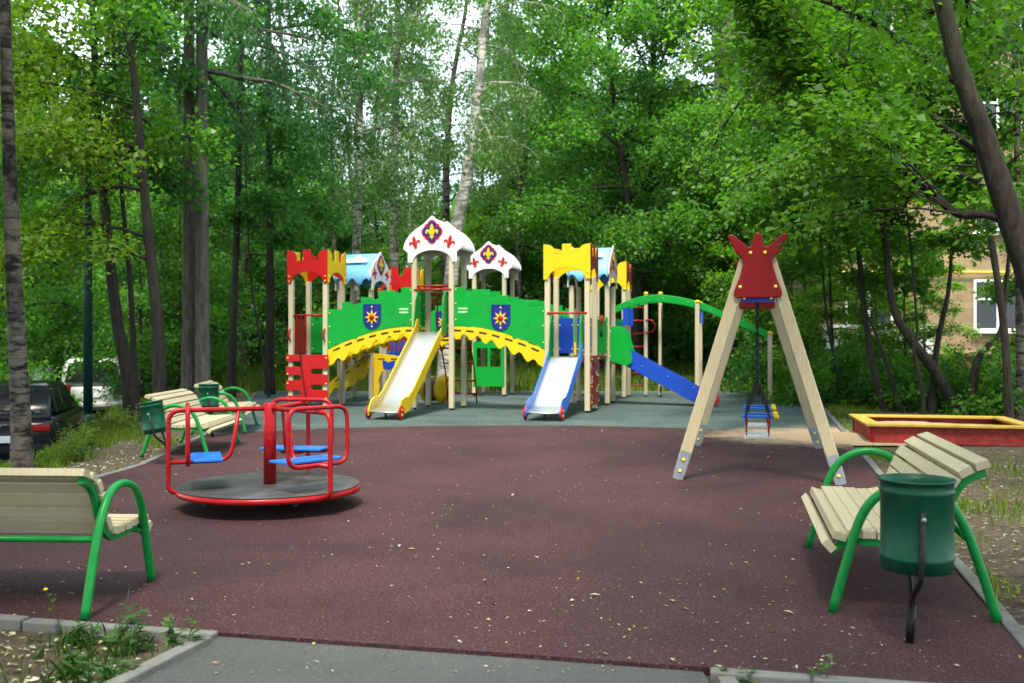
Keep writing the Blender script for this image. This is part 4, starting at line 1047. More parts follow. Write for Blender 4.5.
survey_tree('spreading_maple', 'dark trunked maple behind the green overhead beams', 'maple', 26, 34, [(648, 386), (646, 280), (650, 150), (655, 0)], .21, dict(crown=dict(z0=3.5, z1=14.5, n=42, L=4.4, leaves=115, w=.55), leaf='leaf_deep'), 15)
# the group by the sandpit and the brick house
TB = dict(sub=6, leaves=45, size=.12, w=.3, mode='flat')
survey_tree('maple_tree', 'slim upright dark trunk between swing and brick house', 'maple', 31, 19.5, [(889, 413), (877, 385), (865, 314), (859, 251), (855, 180), (851, 60)], .085, dict(crown=dict(z0=3.6, z1=10, n=20, L=3.0)), 11)
survey_tree('leaning_tree', 'stout trunk leaning steeply over the yellow sandpit rim', 'maple', 32, 18.6, [(964, 413), (935, 372), (908, 335), (893, 305), (884, 235), (872, 150)], .12, dict(crown=dict(z0=3.8, n=17, L=3.2)), 10)
survey_tree('maple_tree', 'short dark stem leaning right of the steep trunk by the house wall', 'young', 33, 18.8, [(932, 413), (934, 370), (940, 330), (949, 287), (952, 230)], .075, dict(crown=dict(z0=4.2, n=9, L=2.0), leaf='leaf_mid'), 7)
survey_tree('maple_tree', 'sinuous dark stem crossing before the house window', 'young', 34, 18.2, [(970, 413), (976, 365), (992, 342), (1002, 325), (1008, 265), (1016, 180)], .075, dict(crown=dict(z0=4.6, n=9, L=2.0), leaf='leaf_mid'), 8)
survey_tree('thin_tree', 'thin wavy stem nearest the middle of the sandpit rim', 'young', 35, 18.4, [(924, 413), (922, 390), (914, 350), (917, 330), (912, 260), (905, 190)], .045, dict(crown=dict(z0=3.2, n=10, L=1.8), leaf='leaf_mid'), 7)
survey_tree('thin_tree', 'thin slanting stem just behind the swing leg', 'young', 36, 20.5, [(842, 403), (837, 370), (828, 326), (822, 260)], .05, dict(crown=dict(z0=2.6, n=14, L=2.0)), 7)
survey_tree('thin_tree', 'slender slanting stem springing from behind the sandpit corner', 'young', 37, 19.2, [(905, 412), (893, 385), (884, 355), (870, 320), (858, 290)], .05, dict(crown=dict(z0=2.8, n=12, L=2.0), leaf='leaf_mid'), 6.5)
survey_tree('birch_tree', 'black and white birch stem at the picture edge by the brick house', 'birch', 38, 16.5, [(1022, 424), (1020, 330), (1019, 250), (1016, 100)], .085, dict(crown=dict(z0=6, n=14, L=2.4)), 12)
def rightlimb(t):
    o = np.array(tuple(BIG0)); P = [at(985, 8.9, 214), at(958, 9.2, 214), at(928, 9.4, 190), at(905, 9.6, 172), at(884, 9.8, 145), at(856, 10.0, 115), at(838, 10.2, 95), at(800, 10.4, 70)]
    base, _ = t.on(at(0, 8.8, 214).z); pts = smooth_path([Vector(base)] + [p - BIG0 for p in P], 3)
    t.mb.tube(pts, [lerp(.046, .018, k / (len(pts) - 1)) for k in range(len(pts))], 8)
    q = np.array([tuple(p) for p in pts])
    for k in range(5, len(q), 1):
        d = unit(q[k] - q[k - 1]); 
        for sg in (-1, 1):
            e = rotv(d, np.array([0, 0, 1.]), sg * t.r.uniform(.5, 1.3)) + np.array([0, 0, t.r.uniform(-.1, .5)]); t.limb(q[k], e, t.r.uniform(.9, 1.9), .014, .5, sub=5, leaves=48, size=.082, w=.24, mode='flat')
BIG0 = at(1118, 8.8); BIG0.z = gz(BIG0.x, BIG0.y)
survey_tree('leaning_tree', 'thick dark trunk leaning in over the picture corner, nearest on the house side', 'maple', 39, 8.8, [(1118, 495), (1085, 400), (1050, 320), (1022, 250), (985, 140), (942, 0)], .20,
            dict(leaf='leaf_bright', crown=dict(z0=5.0, z1=8.5, n=14, L=3.4, leaves=95, size=.085), extra=[rightlimb]), 9)
survey_tree('maple_tree', 'bright leafy maple whose boughs spread above the swing', 'maple', 40, 15.5, [(1010, 425), (1004, 330), (985, 200), (968, 90), (950, 0)], .07,
            dict(leaf='leaf_bright', crown=dict(z0=4.0, z1=9.2, n=26, L=4.2, leaves=120, size=.088, w=.38, sub=9),
                 extra=[arch(4.6, 2.9, 5.0, .06, .35, .5, **B), arch(5.4, 3.15, 5.4, .06, .3, .55, **B), arch(3.9, 3.3, 4.6, .05, .35, .6, **B), arch(6.0, 2.6, 5.2, .06, .3, .5, **B), arch(6.6, 3.4, 4.8, .06, .2, .4, **B)]), 10)
# ------------------------------------------------------------------ the wood: repeats one copies
protos = {}
def forest_copy(kind, x, y, rz, sc, label, group, seed):
    key = (kind, seed)
    nm = {'maple': 'maple_tree', 'linden': 'linden_tree', 'tall': 'tall_tree', 'birch': 'birch_tree', 'young': 'young_maple', 'larch': 'larch_tree', 'under': 'leafy_sapling'}[kind]
    if key not in protos:
        root = thing(nm, label, 'tree', (x, y, gz(x, y) - .05), rz, group); build_spec(root, kind, 100 + seed * 7 + len(kind)); root.scale = (sc,) * 3; protos[key] = root; return root
    return dup(protos[key], (x, y, gz(x, y) - .05), rz, label, group, sc)
LB = {'c': ('leafy tree in the wood behind the play castle', 'trees of the wood behind the castle'),
      'l': ('leafy tree in the shady wood beyond the parked cars and benches', 'trees of the wood beyond the cars'),
      'r': ('leafy tree in the thicket before the brick house', 'trees of the thicket by the brick house'),
      'b': ('slender pale tree in the thin part of the wood behind the birches', 'pale trees behind the birches')}
fr = np.random.RandomState(21)
def scatter(tag_, spots):
    for kind, px, Y, sc in spots:
        x = (px - 512) * Y / F_; forest_copy(kind, x, Y, fr.uniform(0, 6.28), sc * fr.uniform(.93, 1.07), *LB[tag_], seed=fr.randint(0, 2))
scatter('l', [('maple', 30, 33, .9), ('linden', 78, 38, 1.), ('maple', 118, 36, 1.0), ('linden', 20, 32, 1.1), ('linden', 150, 33, 1.), ('tall', 60, 38, 1.), ('tall', 180, 36, 1.),
              ('linden', 245, 33, 1.), ('maple', 215, 40, 1.1), ('larch', 285, 44, .95), ('linden', 305, 42, .9), ('tall', 120, 46, 1.), ('linden', 10, 46, 1.2), ('tall', 240, 48, 1.), ('maple', 280, 46, 1.1), ('linden', 175, 50, 1.2), ('tall', -30, 28, 1.), ('maple', -40, 20, .9)])
scatter('b', [('birch', 352, 42, .8), ('birch', 485, 50, .95), ('birch', 390, 54, .95), ('birch', 335, 38, .85), ('birch', 375, 44, .8), ('birch', 428, 48, .75), ('birch', 500, 46, .8), ('birch', 520, 37, .8), ('young', 340, 40, 1.), ('young', 400, 44, 1.), ('young', 470, 43, 1.), ('maple', 320, 56, .9), ('maple', 400, 60, .8), ('maple', 470, 62, .85), ('young', 430, 38, .8), ('young', 505, 40, 1.)])
scatter('c', [('maple', 548, 41, 1.15), ('linden', 580, 44, 1.1), ('maple', 605, 47, 1.25), ('linden', 692, 42, 1.15), ('maple', 725, 44, 1.1), ('linden', 755, 45, 1.2), ('tall', 560, 56, 1.1), ('linden', 560, 39, 1.35), ('tall', 532, 50, 1.25), ('tall', 590, 60, 1.4), ('birch', 512, 44, .95), ('tall', 640, 52, 1.05), ('linden', 620, 50, 1.2), ('maple', 665, 46, 1.25), ('tall', 730, 56, 1.1), ('maple', 790, 37, 1.1),
              ('linden', 540, 64, 1.1), ('tall', 600, 66, 1.15), ('linden', 670, 62, 1.3), ('linden', 800, 49, 1.2)])
scatter('r', [('young', 805, 26, 1.), ('young', 780, 28, 1.), ('young', 832, 23, .8), ('maple', 770, 31, 1.), ('linden', 815, 34, 1.), ('young', 876, 24, .6), ('young', 925, 25.5, .6), ('young', 1075, 20, .9), ('young', 905, 22, .5)])
scatter('l', [('under', 5, 27, 1.), ('under', 60, 36, 1.2), ('under', 140, 26, .9), ('under', 160, 30, 1.), ('under', 180, 27, .9), ('under', 212, 37, .95), ('under', 252, 41, 1.1), ('under', 290, 42, 1.1), ('under', 320, 43, 1.), ('under', 288, 36, 1.1), ('under', 205, 42, 1.2), ('under', 40, 36, 1.2)])
scatter('c', [('under', 545, 43, 1.2), ('under', 590, 42, 1.1), ('under', 625, 41, 1.1), ('under', 668, 43, 1.2), ('under', 710, 41, 1.1), ('under', 750, 40, 1.1), ('under', 775, 38, 1.), ('under', 570, 52, 1.5), ('under', 650, 54, 1.5), ('under', 700, 52, 1.5)])
scatter('b', [('under', 320, 42, 1.1), ('under', 365, 46, 1.2), ('under', 415, 48, 1.2), ('under', 455, 47, 1.2), ('under', 495, 46, 1.2), ('under', 525, 44, 1.1), ('under', 345, 58, 1.5), ('under', 440, 60, 1.5), ('under', 500, 60, 1.5)])
# unseen tall trees added round the near end so their crowns shade the yard
for kind, x, y, sc in [('tall', -7.6, 5.2, 1.15), ('tall', -5.2, -1.5, 1.2), ('tall', 2.8, -4.5, 1.2), ('tall', 6.6, 1.2, 1.15), ('tall', 8.8, 7.2, 1.15), ('tall', -1.5, -8, 1.2), ('tall', -9.8, 10.2, 1.1), ('tall', -4.6, -6.5, 1.25), ('tall', 1.2, -3.2, 1.3), ('tall', -1.2, -11, 1.35), ('tall', -8.2, -3, 1.25), ('tall', -11.5, 2.5, 1.2), ('tall', -10.5, 6.2, 1.2), ('tall', -13.5, -.5, 1.3)]:
    forest_copy(kind, x, y, fr.uniform(0, 6.28), sc, 'unseen tall tree added round the near end to shade the yard', 'unseen trees added to shade the near end of the yard', 0)
# ------------------------------------------------------------------ shrubs
def shrub(root, seed, h, n, leaf, size=.10):
    t = Tree(seed); t.tp = np.array([[0, 0, 0], [0, 0, .1]]); t.tr = [.02, .02]
    for k in range(n):
        az = k * 2.4; e = t.r.uniform(.5, 1.35); p = (math.cos(az) * .12, math.sin(az) * .12, -.05)
        t.limb(p, (math.cos(az) * math.cos(e), math.sin(az) * math.cos(e), math.sin(e)), h * t.r.uniform(.7, 1.15), .014, .45, sub=6, leaves=34, size=size, w=.24, mode='ball', start=.12, sublen=.5)
    t.mb.build('stem', 'bark_dark', root, 0, False); leaves_mesh('foliage', np.concatenate(t.P), np.concatenate(t.A), np.concatenate(t.N), np.concatenate(t.S), leaf, root, .7)
sproto = {}
def shrub_copy(x, y, sc, label, group, kind):
    z = gz(x, y) - .03
    if kind not in sproto:
        r = thing('shrub', label, 'shrub', (x, y, z), 0, group); shrub(r, 60 + kind, (1.5, 1.2, 1.6)[kind], (13, 11, 12)[kind], ('leaf_mid', 'leaf_bright', 'leaf_deep')[kind]); r.scale = (sc,) * 3; sproto[kind] = r; return r
    return dup(sproto[kind], (x, y, z), fr.uniform(0, 6.28), label, group, sc)
for px, Y, sc, k in [(560, 38, 1.1, 0), (590, 39, 1.3, 2), (615, 37, .9, 0), (655, 40, 1.3, 2), (700, 40, 1.4, 0), (722, 41, 1.2, 2), (745, 40, 1.4, 0), (775, 36, 1.2, 1), (530, 40, 1.2, 0), (640, 42, 1.6, 2), (610, 38, 1.6, 0), (735, 38, 1.7, 2), (690, 39, 1.7, 0), (575, 40, 1.7, 2)]:
    shrub_copy((px - 512) * Y / F_, Y, sc, 'leafy shrub on the grass behind the play castle', 'shrubs behind the castle', k)
for px, Y, sc, k in [(800, 22.5, .9, 1), (818, 21, .8, 0), (835, 22, 1.0, 0), (850, 20.8, .7, 2), (870, 21.5, .9, 0), (888, 20.3, .7, 1), (905, 21.5, 1., 2), (922, 20, .8, 0), (940, 21, .9, 1), (955, 19.4, .7, 0), (975, 20, .8, 2), (993, 18.6, .8, 0), (1012, 18, .8, 1), (1035, 17.5, 1., 0), (862, 23.5, 1.0, 0), (790, 25, 1.3, 2), (815, 27, 1.4, 0)]:
    shrub_copy((px - 512) * Y / F_, Y, sc, 'leafy shrub between the sandpit and the brick house', 'shrubs by the brick house', k)
for px, Y, sc, k in [(330, 36, 1.2, 2), (300, 33, 1.1, 1), (380, 37, 1.2, 0), (420, 36, 1.1, 1), (455, 38, 1.3, 2), (490, 37, 1.1, 0), (250, 37, 1.1, 1), (215, 38, 1.2, 2), (360, 41, 1.5, 0), (470, 43, 1.6, 0), (420, 44, 1.6, 2), (515, 42, 1.5, 0), (270, 42, 1.5, 2)]:
    shrub_copy((px - 512) * Y / F_, Y, sc, 'leafy shrub on the lawn below the birches', 'shrubs below the birches', k)
for px, Y, sc, k in [(18, 26, 1.1, 0), (52, 37, 1.2, 2), (-15, 26, 1.3, 0), (150, 27, 1., 2), (175, 30, 1.2, 0)]:
    shrub_copy((px - 512) * Y / F_, Y, sc, 'leafy shrub beside the parking road', 'shrubs by the parking road', k)
# a far mass of wood closing the view
rs = np.random.RandomState(5); n = 26000
ang = rs.uniform(-.80, .80, n); dd = rs.uniform(72, 95, n); hh = np.where(abs(ang + .09) < .15, 7.5, 15) * (1 + .25 * np.sin(ang * 31) + .15 * np.sin(ang * 73 + 1))
P = np.stack([np.sin(ang) * dd, np.cos(ang) * dd, rs.uniform(0, 1, n) ** .8 * hh + BASE], -1)
fw = leaves_mesh('far_wood', P, rs.normal(0, 1, (n, 3)), rs.normal(0, 1, (n, 3)), rs.uniform(.5, 1.1, n), 'leaf_deep', None, .8)
stuff(fw, 'distant wood closing the view behind all the trees', 'wood')

# ================================================================== GRASS, WEEDS, LITTER
def blades(name, X, Y, Hh, mat_, wd=.008, lean=.45, seed=1, z=None):
    r = np.random.RandomState(seed); n = len(X); Z = zground(X, Y) - .01 if z is None else z
    a = r.uniform(0, 6.28, n); l = r.uniform(.1, lean, n) * Hh; w = wd * r.uniform(.6, 1.5, n)
    b = np.stack([X, Y, Z], -1); s_ = np.stack([-np.sin(a), np.cos(a), 0 * a], -1) * w[:, None]; d = np.stack([np.cos(a) * l, np.sin(a) * l, Hh], -1)
    mid = b + d * .55 * np.array([.6, .6, 1.1])
    V = np.stack([b - s_, b + s_, mid + s_ * .7, b + d, mid - s_ * .7], 1).reshape(-1, 3); return np_mesh(name, V, np.arange(n * 5).reshape(-1, 5), mat_)
r = np.random.RandomState(9)
def clumpy(x, y, s=1.2, th=0., seed=0):
    q = np.sin(x * 2.1 * s + seed) * np.cos(y * 1.7 * s + seed * 2) + .6 * np.sin(x * 4.7 * s + y * 3.1 * s) + .5 * r.normal(0, 1, len(x)); return q > th
yy = r.uniform(9.3, 27, 60000); tt = r.uniform(.02, 1.05, 60000) ** .8; xx = XL(yy) - .1 - tt * (XL(yy) - XK(yy) - .1)
k = clumpy(xx, yy, 1.1, 1.35 - .5 * tt) | ((tt > .6) & clumpy(xx, yy, 1.3, .5, 1)); xx, yy, tt = xx[k], yy[k], tt[k]
stuff(blades('grass', xx, yy, (.04 + .09 * tt) * r.uniform(.5, 1.6, len(xx)), 'grass', .007), 'patchy grass on the bank between the benches and parked cars', 'grass')
yy = r.uniform(26.55, 44, 90000); xx = r.uniform(-13, 13.5, 90000); k = clumpy(xx, yy, .8, -.5); xx, yy = xx[k], yy[k]
stuff(blades('grass', xx, yy, .14 + .34 * r.uniform(0, 1, len(xx)) ** 1.5, 'grass', .016), 'green lawn behind the play castle', 'grass')
yy = r.uniform(4.2, 26, 45000); xx = XR(yy) + .12 + r.uniform(0, 1, 45000) ** 1.4 * 7; k = clumpy(xx, yy, .9, 1.5 - .07 * yy) & (~((xx > 4.4) & (xx < 7.4) & (yy > 12.4) & (yy < 15.6))); xx, yy = xx[k], yy[k]
stuff(blades('grass', xx, yy, .03 + .08 * r.uniform(0, 1, len(xx)) ** 2 + .004 * yy, 'grass', .006), 'sparse grass on the bare ground beside the sandpit', 'grass')
yy = r.uniform(3.4, 4.75, 2000); xx = r.uniform(-3.4, -1.62, 2000); k = (yy < YF(xx) - .12) & (xx < -1.66 + (yy - 3.75) * .3) & (np.hypot(xx + 1.75, (yy - 4.35) * 1.1) < r.uniform(.05, .95, 2000)); xx, yy = xx[k], yy[k]
stuff(blades('grass', xx, yy, (.02 + .09 * r.uniform(0, 1, len(xx)) ** 1.7) * (.6 + .6 * (xx > -2.2)), 'weed', .0035, .8), 'short weedy grass in the corner by the kerb and path', 'grass')
def weed(label, x, y, h, seed, nst=3, flower=False, leaf='weed', nl=13):
    rr = np.random.RandomState(seed); t = thing('weed_plant', label, 'weed', (x, y, gz(x, y)), 0, 'tall weeds by the front kerb' if y < 6 else 'weeds on the grass bank')
    m = MB(); P, A, N, S_ = [], [], [], []
    for k in range(nst):
        a = rr.uniform(0, 6.28); p = np.array([rr.normal(0, .03), rr.normal(0, .03), -.02]); hh = h * rr.uniform(.6, 1.05); d = np.array([math.cos(a) * .22, math.sin(a) * .22, 1.]); pts = [p + d * hh * q + np.array([math.cos(a), math.sin(a), 0]) * hh * .1 * q * q for q in np.linspace(0, 1, 6)]
        m.tube([Vector(q) for q in pts], [.0035, .003, .0026, .0022, .002, .0015], 5)
        for j in range(nl):
            f = rr.uniform(.2, 1); i = min(int(f * 5), 4); q = pts[i] + (pts[i + 1] - pts[i]) * (f * 5 - i); b = rr.uniform(0, 6.28)
            P.append(q); A.append([math.cos(b), math.sin(b), rr.uniform(-.1, .5)]); N.append([rr.normal(0, .3), rr.normal(0, .3), 1]); S_.append(rr.uniform(.04, .085) * (1.25 - .6 * f))
        if flower: m.ball(pts[-1], .012, 1, .7)
    m.build('stem', ['weed', 'yellow'], t, 0, False); leaves_mesh('foliage', np.array(P), np.array(A), np.array(N, float), np.array(S_), leaf, t, .5, .1)
weed('tall bushy weed at the kerb beside the path corner', -1.72, 4.42, .24, 1, 4); weed('leafy weed at the very end of the kerb', -1.52, 4.40, .22, 2, 4); weed('thin yellow flowered weed standing before the bench leg', -2.16, 4.66, .30, 3, 1, True, nl=4)
weed('low broad weed lying against the kerb stones', -2.02, 4.52, .13, 4, 5); weed('spindly weed with bare stalk behind the bushy one', -1.86, 4.56, .26, 5, 2, nl=6); weed('small weed in the soil away from the path', -1.9, 4.15, .12, 6, 4); weed('small tuft of weed by the path kerb', -1.70, 4.0, .12, 7, 5)
weed('small thin weed at the kerb below the bin', 1.27, 3.98, .16, 8, 3, nl=6); weed('grassy weed at the kerb corner of the path', .98, 4.02, .11, 9, 3, nl=6)
for k in range(26):
    y = rnd.uniform(10.5, 17); t_ = rnd.uniform(.55, .98); x = float(XL(y)) - t_ * float(XL(y) - XK(y)); weed('yellowish leafy weed on the bank before the parked cars', x, y, rnd.uniform(.28, .6), 40 + k, 5, False, 'grass', 20)
n = 5200; u = r.uniform(0, 1, n); yy = 4.1 + u ** 1.6 * 21; xx = r.uniform(-1, 1, n) * (2.2 + .25 * yy) + .6
q = (np.sin(xx * 1.9) * np.cos(yy * 1.3) + r.normal(0, .8, n)) > -.25; xx, yy = xx[q], yy[q]; n = len(xx)
inside = (xx > XL(yy)) & (xx < XR(yy)) & (yy > YF(xx)); z = np.where(inside, .008, zground(xx, yy) + .02)
z = np.where((yy < YF(xx)) & (xx > -1.55) & (xx < .8), -.012, z)
P = np.stack([xx, yy, z], -1); A = np.stack([r.normal(0, 1, n), r.normal(0, 1, n), r.normal(0, .12, n)], -1); N = np.stack([r.normal(0, .25, n), r.normal(0, .25, n), np.ones(n)], -1)
stuff(leaves_mesh('leaf_litter', P, A, N, (.007 + .024 * r.uniform(0, 1, n) ** 1.6) * np.where(r.uniform(0, 1, n) < .08, 2.2, 1), 'litter', None, .38, .1), 'dry fallen leaves and seeds scattered over the yard', 'litter')
n = 3200; yy = 4.2 + r.uniform(0, 1, n) ** 1.5 * 15; xx = XR(yy) + .1 + r.uniform(0, 1, n) * 4.5; k = ~((xx > 4.6) & (xx < 7.4) & (yy > 12.6) & (yy < 15.4)); xx, yy = xx[k], yy[k]
x2 = r.uniform(-3.6, -1.7, 900); y2 = r.uniform(3.2, 4.8, 900); k = (y2 < YF(x2) - .1) & (x2 < -1.66 + (y2 - 3.75) * .3); xx = np.concatenate([xx, x2[k]]); yy = np.concatenate([yy, y2[k]])
y2 = r.uniform(9.5, 22, 1500); x2 = XL(y2) - r.uniform(.1, 1.8, 1500); xx = np.concatenate([xx, x2]); yy = np.concatenate([yy, y2]); n = len(xx)
P = np.stack([xx, yy, zground(xx, yy) + .012], -1); A = np.stack([r.normal(0, 1, n), r.normal(0, 1, n), r.normal(0, .3, n)], -1); N = np.stack([r.normal(0, .4, n), r.normal(0, .4, n), np.ones(n)], -1)
stuff(leaves_mesh('leaf_litter', P, A, N, r.uniform(.014, .05, n), 'litter', None, .55, .15), 'dead leaves lying on the bare soil beyond the kerbs', 'litter')

# ================================================================== LAMP POST, CARS, HOUSES
lp = at(88, 20); lp.z = gz(lp.x, lp.y)
t = thing('street_lamp', 'dark teal lamp post with a thick base, between the parked cars', 'street lamp', lp)
MB().lathe([(.15, -.1), (.15, .62), (.14, .66), (.10, .70)], (0, 0, 0), 20).build('base', 'lamp', t)
MB().lathe([(.095, .69), (.085, 3.5), (.06, 7.5)], (0, 0, 0), 16).build('pole', 'lamp', t)
m = MB(); m.tube(smooth_path([(0, 0, 7.5), (.1, 0, 8.0), (.6, 0, 8.3), (1.2, 0, 8.35)], 5), .035, 8); m.build('arm', 'lamp', t)
m = MB(); m.prism([(-.3, 0), (.3, 0), (.34, .06), (.2, .14), (-.25, .12)], .22, (1.4, 0, 8.28), X3); m.build('lamp_head', 'galv', t, .02)

def car(name, label, loc, rz, paint, L=4.4, W=1.76, Hc=1.46, suv=False, badge=False):
    """origin on the road under the rear bumper's middle; +y is forward"""
    t = thing(name, label, 'car', loc, rz); hw = W / 2; zb = .30 if suv else .24; belt = Hc * (.60 if suv else .63)
    prof_low = [(0.05, zb + .1), (0., zb + .3), (.02, belt - .12), (.10, belt)] + [(L * .74, belt - .01), (L * .80, belt - .04), (L * .97, belt - .22), (L, belt - .4), (L - .02, zb + .08), (L - .1, zb), (.15, zb)]
    def loft(sections, mi, mb):
        n = len(sections[0]); vs = [p for s_ in sections for p in s_]; fs = []
        for i in range(len(sections) - 1):
            for k_ in range(n): fs.append((i * n + k_, i * n + (k_ + 1) % n, (i + 1) * n + (k_ + 1) % n, (i + 1) * n + k_))
        fs += [tuple(reversed(range(n))), tuple((len(sections) - 1) * n + k_ for k_ in range(n))]; mb.add(vs, fs, mi, True)
    def ring(y, wd, z0, z1, c=.12):
        c = min(c, (z1 - z0) * .45, wd * .45); o_ = []
        for (sx, zc, a0) in ((1, z0, -90), (1, z1, 0), (-1, z1, 90), (-1, z0, 180)):
            for q in range(5):
                a = math.radians(a0 + q * 22.5); o_.append((sx * (wd - c) + c * math.cos(a), y, (z0 + c if zc == z0 else z1 - c) + c * math.sin(a)))
        return o_
    b = MB(); low = []
    for f, wf, z0, z1 in ((0, .86, zb + .16, belt - .16), (.012, .93, zb + .03, belt - .05), (.05, .985, zb, belt), (.25, 1, zb, belt), (.6, 1, zb, belt), (.76, .985, zb, belt - .02), (.9, .95, zb, belt - .14), (.975, .88, zb + .05, belt - .26), (1, .76, zb + .15, belt - .36)):
        low.append(ring(f * L, hw * wf, z0, z1))
    loft(low, 0, b)
    y0, y1, y2, y3 = (.04, .22, L * .52, L * .72) if suv else (.10, .62, L * .50, L * .73)
    top = []
    for y, wf, z1 in ((y0, .90, belt + .04), (lerp(y0, y1, .55), .87, lerp(belt, Hc, .62)), (y1, .80, Hc - .04), (y1 + .25, .79, Hc), (lerp(y1, y2, .6), .79, Hc + .01), (y2, .79, Hc - .03), (lerp(y2, y3, .5), .84, lerp(Hc, belt, .5)), (y3, .90, belt + .02)):
        top.append(ring(y, hw * wf, belt - .08, z1, .09))
    loft(top, 0, b)
    body = b.build('body', paint, t, 0)
    # glass: rear window, sides, windscreen as thin plates just proud of the cabin
    def plate(pts, nm='window'):
        pts = [Vector(p) for p in pts]; n_ = (pts[1] - pts[0]).cross(pts[2] - pts[0]).normalized(); m_ = MB(); k_ = len(pts)
        m_.add([p + n_ * .012 for p in pts] + [p - n_ * .03 for p in pts], [tuple(range(k_)), tuple(reversed(range(k_, 2 * k_)))] + [(i, i + k_, (i + 1) % k_ + k_, (i + 1) % k_) for i in range(k_)]); return m_.build(nm, 'glass', t, .006)
    rt = Hc - .10; e_ = -.10 if suv else .0; plate([(-hw * .78, y0 + .03 + e_, belt + .06), (hw * .78, y0 + .03 + e_, belt + .06), (hw * .69, lerp(y0, y1, .86) + e_, rt), (-hw * .69, lerp(y0, y1, .86) + e_, rt)])
    plate([(hw * .72, y3 - .05, belt + .07), (-hw * .72, y3 - .05, belt + .07), (-hw * .64, y2 + .12, rt), (hw * .64, y2 + .12, rt)])
    for s_ in (-1, 1):
        for a0, a1 in ((y1 + .02, lerp(y1, y2, .42)), (lerp(y1, y2, .46), y2 - .02)):
            q = [(s_ * hw * .905, a0, belt + .05), (s_ * hw * .905, a1 + (.35 if a1 > y2 - .1 else 0), belt + .05), (s_ * hw * .805, a1, rt), (s_ * hw * .805, a0 + (.1 if a0 < y1 + .1 else 0), rt)]; plate(q if s_ > 0 else q[::-1])
        for yw in (.82, L - .86):
            wq = MB(); R_ = Matrix.Rotation(PI / 2, 3, 'Y'); rr_ = .36 if suv else .31
            w_ = wq.lathe([(rr_ * .6, -.1), (rr_ * .95, -.1), (rr_, -.06), (rr_, .06), (rr_ * .95, .1), (rr_ * .6, .1)], (s_ * (hw - .09), yw, rr_), 24, 0, R_).build('wheel', 'rubberblack', t)
            MB().lathe([(.0, .0), (rr_ * .6, .0), (rr_ * .62, .02), (rr_ * .2, .035), (0, .03)], (s_ * (hw + .006), yw, rr_), 18, 0, R_ if s_ > 0 else R_ @ Matrix.Rotation(PI, 3, 'X'), False).build('rim', 'chrome', w_)
        m_ = MB(); m_.box((s_ * hw * .76, .03, belt - .17), (hw * .30, .10, .12 if not suv else .30)); m_.build('tail_light', 'tail', t, .03)
    m_ = MB(); m_.box((0, -.01, zb + .18), (W * .92, .14, .16)); m_.build('bumper', paint, t, .05)
    m_ = MB(); m_.box((0, -.02, belt - .33), (.5, .03, .11)); m_.build('number_plate', 'winframe', t, .005)
    if badge:
        m_ = MB(); c = Vector((0, -.012 + .02, belt - .13)); m_.tube([c + Vector((.075 * math.cos(a), -.03, .075 * math.sin(a))) for a in np.linspace(0, 2 * PI, 20, False)], .009, 6, 0, True)
        for pts in ([(-.03, .06), (0, .01), (.03, .06)], [(-.06, .03), (-.03, -.06), (0, -.005), (.03, -.06), (.06, .03)]): m_.tube([c + Vector((x, -.03, z)) for x, z in pts], .007, 6)
        m_.build('badge', 'chrome', t)
    if suv:
        for s_ in (-1, 1): MB().tube([(s_ * hw * .7, .5, Hc + .05), (s_ * hw * .7, L * .5, Hc + .05)], .02, 8).build('roof_rail', 'chrome', t)
    return t
ra = math.atan2(.3, 1)
def rz_(y): return -.72 - .012 * max(0, y - 13)
car('parked_car', 'dark hatchback parked below the bank, seen from behind the birch', (float(XK(15.2)) - 1.2, 15.2, rz_(15.2)), ra, 'carblack', badge=True)
car('parked_car', 'white off-road car parked behind the lamp post', (float(XK(27.5)) - 1.35, 27.5, rz_(27.5)), ra * .8, 'carwhite', 4.6, 1.85, 1.80, True)
car('parked_car', 'silver car glimpsed beyond the dark trunks near the lawn', (-10.6, 41, BASE), PI / 2, 'carsilver')
car('parked_car', 'pale car on the parking road, half hidden by leaves ahead of the dark hatchback', (-14.6, 28.5, rz_(28.5)), ra, 'carsilver', 4.3)
car('parked_car', 'small blue car glimpsed between the maple stem and twin larches', (-12.6, 37, BASE), PI / 2 - .3, 'carblue')

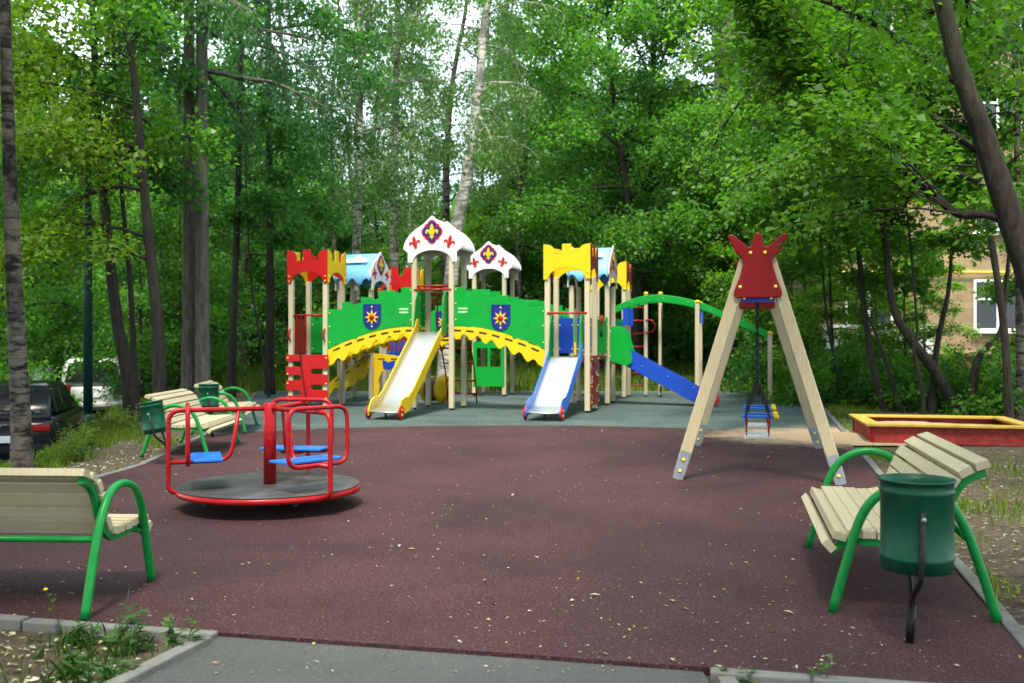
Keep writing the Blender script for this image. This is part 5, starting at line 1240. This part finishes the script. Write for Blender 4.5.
def apartment(name, label, x0, x1, yf, depth, H, wall, cols, rows, sill0, fl, plinth=None, rz=0., pipe=False):
    t = thing(name, label, 'building', (x0, yf, BASE), rz); W = x1 - x0
    m = MB(); z0 = 1.05 if plinth else 0; m.box((W / 2, depth / 2, (H + z0) / 2), (W, depth, H - z0)); m.build('wall', wall, t)
    if plinth:
        m = MB(); m.box((W / 2, depth / 2 - .04, .5), (W + .1, depth + .1, 1.0)); m.box((W / 2, depth / 2 - .06, 1.03), (W + .16, depth + .16, .06)); m.build('plinth', plinth, t)
    m = MB(); m.box((W / 2, depth / 2, H + .15), (W + .5, depth + .5, .3)); m.build('roof', 'plaster', t)
    w, h = 1.4, 1.5
    for cx in cols:
        for k in range(rows):
            z = sill0 + fl * k; f = MB()
            for (x, zz, sx, sz) in ((cx - w / 2 + .035, z + h / 2, .07, h), (cx + w / 2 - .035, z + h / 2, .07, h), (cx, z + .035, w - .14, .07), (cx, z + h - .035, w - .14, .07), (cx, z + h / 2, .07, h - .14), (cx - w / 4, z + h * .62, w / 2 - .105, .05)):
                f.box((x, -.012, zz), (sx, .07, sz))
            fo = f.build('window', 'winframe', t)
            g = MB(); g.box((cx, -.004, z + h / 2), (w - .13, .03, h - .13)); g.build('pane', 'glass', fo)
            s_ = MB(); s_.box((cx, -.08, z - .04), (w + .2, .2, .05)); s_.build('sill', 'winframe', fo)
    if pipe:
        m = MB(); m.tube([(0, -.12, 3.45), (W, -.12, 3.45)], .035, 8)
        for k in range(8): m.box((W * (k + .5) / 8, -.06, 3.45), (.03, .13, .03))
        m.build('gas_pipe', 'bolt', t)
        m = MB(); m.box((2.4, -.14, 1.5), (3.2, .12, .86)); m.build('pale_wall_board', 'plaster', t)
    return t
apartment('brick_house', 'tan brick apartment house with red base and yellow pipe, behind the thicket', 8.2, 30, 28, 11, 15, 'brick', [2.2, 5.95, 9.7, 13.4, 17], 5, 1.74, 2.86, 'plinth', 0, True)
apartment('pale_building', 'pale apartment block barely glimpsed through the wood beyond the cars', -52, -20, 66, 12, 15, 'plaster', [3, 7, 11, 15, 19, 23, 27], 5, 1.6, 2.9)

# ================================================================== LIGHT, SKY, CAMERA
w = bpy.data.worlds.new('World'); SC.world = w; w.use_nodes = True; nt = w.node_tree
SUN_EL, SUN_AZ = math.radians(62), math.radians(-172)      # azimuth from +Y, clockwise towards +X
sky = nt.nodes.new('ShaderNodeTexSky'); sky.sky_type = 'NISHITA'; sky.sun_disc = False; sky.sun_elevation = SUN_EL; sky.sun_rotation = SUN_AZ
sky.air_density = 1.; sky.dust_density = 3.5; sky.ozone_density = .8; sky.altitude = 0
bg = nt.nodes['Background']; 
tc = nt.nodes.new('ShaderNodeTexCoord'); cl = ramp(nt, noise(nt, 2.2, 6, .6, tc.outputs['Generated'], .4), [(.30, (0, 0, 0)), (.52, (.92, .92, .92))])
nt.links.new(mixc(nt, cl, sky.outputs[0], (6.3, 7.3, 8.0)), bg.inputs[0]); bg.inputs[1].default_value = .10
sl = bpy.data.lights.new('sun', 'SUN'); sl.energy = 2.0; sl.angle = math.radians(12); sl.color = (1, .93, .78)
so = bpy.data.objects.new('sun', sl); COL.objects.link(so)
dv = Vector((math.sin(SUN_AZ) * math.cos(SUN_EL), math.cos(SUN_AZ) * math.cos(SUN_EL), math.sin(SUN_EL)))
so.rotation_euler = (-dv).to_track_quat('-Z', 'Y').to_euler(); so.location = (0, 0, 40)
cd = bpy.data.cameras.new('camera'); co = bpy.data.objects.new('camera', cd); COL.objects.link(co); SC.camera = co
co.location = (0, 0, H_); co.rotation_euler = (PI / 2, 0, 0); cd.sensor_width = 36; cd.lens = F_ / 1024 * 36; cd.clip_start = .05; cd.clip_end = 1000
cd.dof.use_dof = True; cd.dof.focus_distance = 7.5; cd.dof.aperture_fstop = 2.6
SC.view_settings.view_transform = 'Standard'; SC.view_settings.look = 'None'; SC.view_settings.exposure = 2.2; SC.view_settings.gamma = 1.
cy = SC.cycles; cy.use_denoising = True; cy.max_bounces = 8; cy.diffuse_bounces = 4; cy.glossy_bounces = 3; cy.transmission_bounces = 4; cy.transparent_max_bounces = 4
cy.caustics_reflective = False; cy.caustics_refractive = False; cy.sample_clamp_indirect = 8
